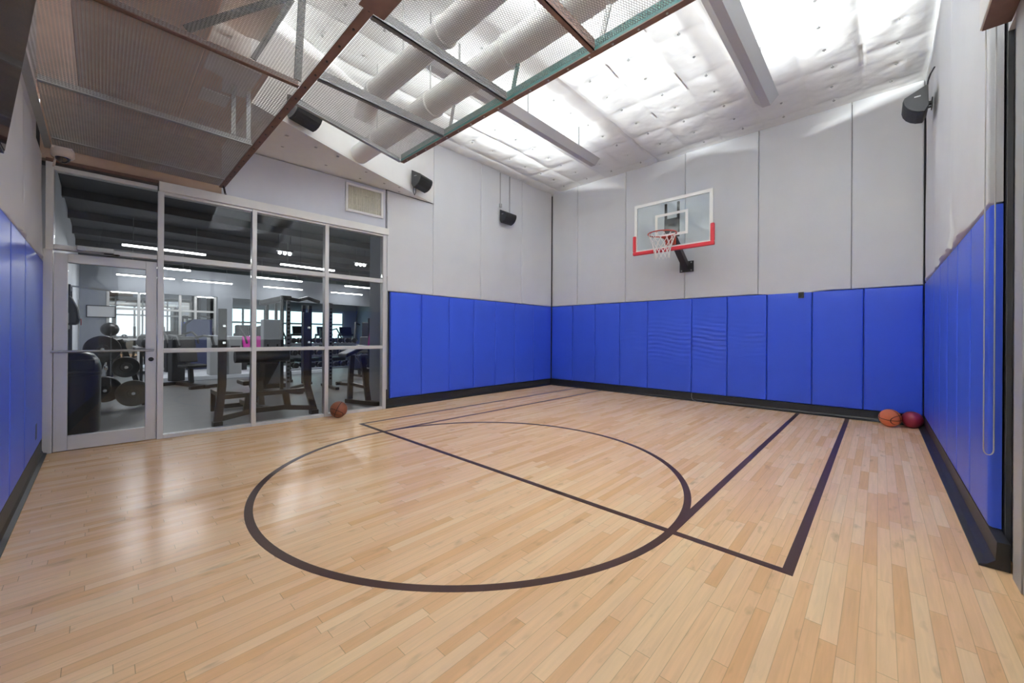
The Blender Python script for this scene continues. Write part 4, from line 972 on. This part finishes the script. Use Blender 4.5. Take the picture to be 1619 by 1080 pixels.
# dumbbell rack with rows of dumbbells
Dr = thing('dumbbell_rack', 'three-tier dumbbell rack beyond the bench press', 'rack', (-11.2, 4.3, 0))
for y in (3.35, 5.2): MB().barpath([(-11.0, y, .002), (-11.25, y, 1.05)], .08, .05).bar((-11.55, y, .03), (-10.9, y, .03), .07).build('side_frame', C_BLK, Dr)
for k, (x, z) in enumerate(((-11.02, .34), (-11.12, .66), (-11.22, .98))):
    MB().bar((x+.08, 3.33, z-.03), (x+.08, 5.22, z-.03), .05, .03).bar((x-.10, 3.33, z), (x-.10, 5.22, z), .05, .03).build('shelf_rail', C_SHROUD, Dr)
def dumbbell(x, y, z, r, label):
    t = thing('dumbbell', label, 'dumbbell', (x, y, z), group='dumbbells on the three-tier rack')
    for s in (-.11, .11): MB().lathe([(r*.85, -.05), (r, -.035), (r, .035), (r*.85, .05)], (x+s, y, z), (1, 0, 0), 12).build('head', C_IRON, t)
    MB().tube([(x-.07, y, z), (x+.07, y, z)], .016, 8).build('handle', C_CHROME, t)
for k, (x, z) in enumerate(((-11.02, .34), (-11.12, .66), (-11.22, .98))):
    for i in range(9):
        dumbbell(x, 3.46+i*.2, z+.085, .07, ['black dumbbell on the lowest tier of the dumbbell rack', 'black dumbbell on the middle tier of the dumbbell rack', 'black dumbbell on the top tier of the dumbbell rack'][k])
for o in [o for o in SC.objects if o.name.startswith('dumbbell') and 'label' in o and 'dumbbell on' in o['label']]:
    o['group'] = 'dumbbells, '+o['label'].split('on the ')[1].split(' tier')[0]+' tier'
# adjustable incline bench with grey pad
Ab = thing('incline_bench', 'adjustable incline bench with a grey back pad near the pillar', 'weight bench', (-8.85, 4.15, 0))
MB().prism([(-9.0, 3.80, .87), (-9.0, 4.02, .88), (-8.85, 4.28, .45), (-8.85, 4.04, .40)], (-.06, .0, .03)).build('back_pad', C_GPAD, Ab, bevel=.02)
MB().box((-8.83, 4.14, .38), (-8.45, 4.42, .45)).build('seat', C_PAD, Ab, bevel=.02)
MB().bar((-8.35, 4.35, .05), (-9.35, 3.95, .05), .08, .06).bar((-8.7, 4.25, .06), (-8.6, 4.28, .38), .06).bar((-9.1, 4.06, .08), (-8.98, 4.06, .52), .05).build('frame', C_BLK, Ab)
for p in ((-8.30, 4.36), (-9.40, 3.92)):
    MB().tube([(p[0], p[1]-.06, .06), (p[0], p[1]+.06, .06)], .045, 10).build('wheel', C_BLK, Ab)
# preacher machine by the pillar
Pm = thing('preacher_bench', 'dark preacher curl bench with brown legs beside the pillar', 'weight bench', (-6.85, 3.12, 0))
MB().barpath([(-6.93, 3.09, .05), (-6.95, 3.11, .45), (-6.98, 3.15, .85)], .08, .06, up=(1, 0, 0)).build('leg', C_OLIVE, Pm)
MB().barpath([(-6.55, 3.25, .05), (-6.62, 3.23, .45), (-6.72, 3.21, .85)], .08, .06, up=(1, 0, 0)).build('leg', C_OLIVE, Pm)
MB().bar((-7.0, 3.07, .035), (-6.26, 3.31, .035), .10, .07).bar((-6.94, 3.11, .34), (-6.6, 3.23, .30), .06, .05).build('base', C_OLIVE, Pm)
MB().prism([(-7.05, 2.92, .82), (-6.7, 2.92, .82), (-6.7, 3.29, .98), (-7.05, 3.29, .98)], (0, 0, .07)).build('arm_pad', C_PAD, Pm, bevel=.02)
# pale cabinets on the platform
for k, (x, y, hh, l) in enumerate([(-13.25, 2.16, 1.16, 'pale grey towel cabinet on the white platform'), (-13.25, 2.58, 1.14, 'second pale cabinet, behind the bench press upright')]):
    c = thing('towel_cabinet', l, 'cabinet', (x, y, .111))
    MB().box((x-.22, y-.15, .111), (x+.22, y+.15, hh)).build('body', C_LBIN, c, bevel=.015)
    MB().box((x+.221, y-.11, hh-.36), (x+.228, y+.11, hh-.24)).build('slot', C_BLK, c)
    MB().box((x-.23, y-.16, hh+.001), (x+.23, y+.16, hh+.03)).build('lid', C_GWHITE, c, bevel=.008)
solo('navy_partition', MB().prism([(-15.6, 1.82, .111), (-15.6, 2.45, .111), (-15.6, 2.45, 1.68), (-15.6, 2.0, 1.68), (-15.6, 1.82, 1.5)], (.06, 0, 0)), C_NAVY, 'dark blue partition panel in front of the mirror wall', 'partition')
# exercise machines further back
def machine(x, y, rz, label, m_pad, hh=1.5):
    t = thing('exercise_machine', label, 'exercise machine', (x, y, .0), rz, 'seated machines in the fitness room')
    M = Matrix.Translation((x, y, 0)) @ Matrix.Rotation(rz, 4, 'Z')
    MB(M).bar((-.7, 0, .04), (.7, 0, .04), .09, .07).bar((-.65, -.32, .04), (-.65, .32, .04), .08, .07).bar((.6, -.3, .04), (.6, .3, .04), .08, .07).build('base', C_BLK, t)
    MB(M).box((-.78, -.13, .09), (-.56, .13, hh)).build('weight_tower', C_BLK, t, bevel=.02)
    MB(M).barpath([(.0, 0, .08), (-.05, 0, .45)], .08).bar((-.12, 0, .45), (-.28, 0, 1.05), .07).build('post', C_BLK, t)
    MB(M).box((-.18, -.2, .44), (.26, .2, .52)).build('seat', m_pad, t, bevel=.025)
    MB(M).prism([(-.16, -.19, .56), (-.10, -.19, .56), (-.26, -.19, 1.16), (-.32, -.19, 1.16)], (0, .38, 0)).build('backrest', m_pad, t, bevel=.025)
    for s in (-.34, .34):
        MB(M).tube([(-.5, s*.6, hh-.1), (-.2, s, hh-.02), (.15, s, 1.15), (.25, s, .95)], .028, 8).build('lever_arm', C_BLK, t)
machine(-13.9, 3.22, .3, 'magenta padded machine seen past the bench press upright', C_MAG)
machine(-15.4, 3.75, -.2, 'second magenta padded machine, deeper in the room', C_MAG)
machine(-11.6, 1.45, .3, 'black padded machine in front of the white platform', C_PAD, 1.2)
machine(-14.4, 1.55, .2, 'black padded machine on the white platform', C_PAD, 1.3)
machine(-13.6, 6.6, -.5, 'black padded machine to the side of the dumbbell rack', C_PAD, 1.7)
machine(-9.9, 5.75, .8, 'black padded machine seen above the incline bench', C_PAD, 1.7)
machine(-16.6, 6.6, .1, 'black padded machine in front of the far daylight windows', C_PAD, 1.5)
machine(-17.0, 4.6, .1, 'black padded machine standing farthest from the court', C_PAD, 1.5)
mg = thing('exercise_machine', 'magenta backed machine cut off by the pillar', 'exercise machine', (-9.3, 4.98, 0), group='seated machines in the fitness room')
MB().prism([(-9.0, 4.42, .95), (-9.0, 4.9, .95), (-9.0, 4.9, 1.50), (-9.0, 4.66, 1.50), (-9.0, 4.48, 1.36)], (.10, 0, 0)).build('backrest', C_MAG, mg, bevel=.04)
MB().box((-8.95, 4.5, .5), (-8.55, 4.9, .58)).build('seat', C_PAD, mg, bevel=.02)
MB().bar((-9.04, 4.7, .03), (-9.04, 4.7, 1.3), .07).bar((-9.4, 4.7, .04), (-8.4, 4.7, .04), .1, .07).bar((-8.7, 4.7, .05), (-8.7, 4.7, .5), .07).build('frame', C_BLK, mg)

solo('loose_wire', MB().tube([(-2.60, YB+.0, .15), (-2.60, YB-.02, .08), (-2.57, YB-.05, .03), (-2.50, YB-.06, .006), (-2.40, YB-.05, .005)], .003, 5), C_LBIN, 'thin pale wire hanging from the pads onto the floor under the hoop', 'wire')

# treadmills in front of the daylight windows
def treadmill(x, y, rz, label):
    t = thing('treadmill', label, 'treadmill', (x, y, 0), rz, 'treadmills before the daylight windows')
    M = Matrix.Translation((x, y, 0)) @ Matrix.Rotation(rz, 4, 'Z')
    MB(M).box((-.95, -.36, .03), (.85, .36, .17)).build('deck', C_BLK, t, bevel=.02)
    MB(M).box((-.85, -.26, .171), (.60, .26, .176)).build('running_belt', C_BLACK, t)
    for s_ in (-.38, .38):
        MB(M).barpath([(.70, s_, .15), (.80, s_, .8), (.72, s_, 1.22)], .07, .06, up=(0, 1, 0)).build('upright', C_SHROUD, t)
        MB(M).tube([(.70, s_, 1.05), (.20, s_, 1.0)], .022, 8).build('handrail', C_BLK, t)
    MB(M).box((.62, -.40, 1.16), (.78, .40, 1.26)).prism([(.70, -.30, 1.261), (.78, -.30, 1.261), (.86, -.30, 1.62), (.80, -.30, 1.62)], (0, .60, 0)).build('console', C_BLKP, t, bevel=.015)
for i, y in enumerate((4.3, 5.4, 6.5, 7.6, 8.7)):
    treadmill(-19.3, y, PI, f'dark treadmill, {ORD[i]} from the mirror wall end, before the daylight windows')
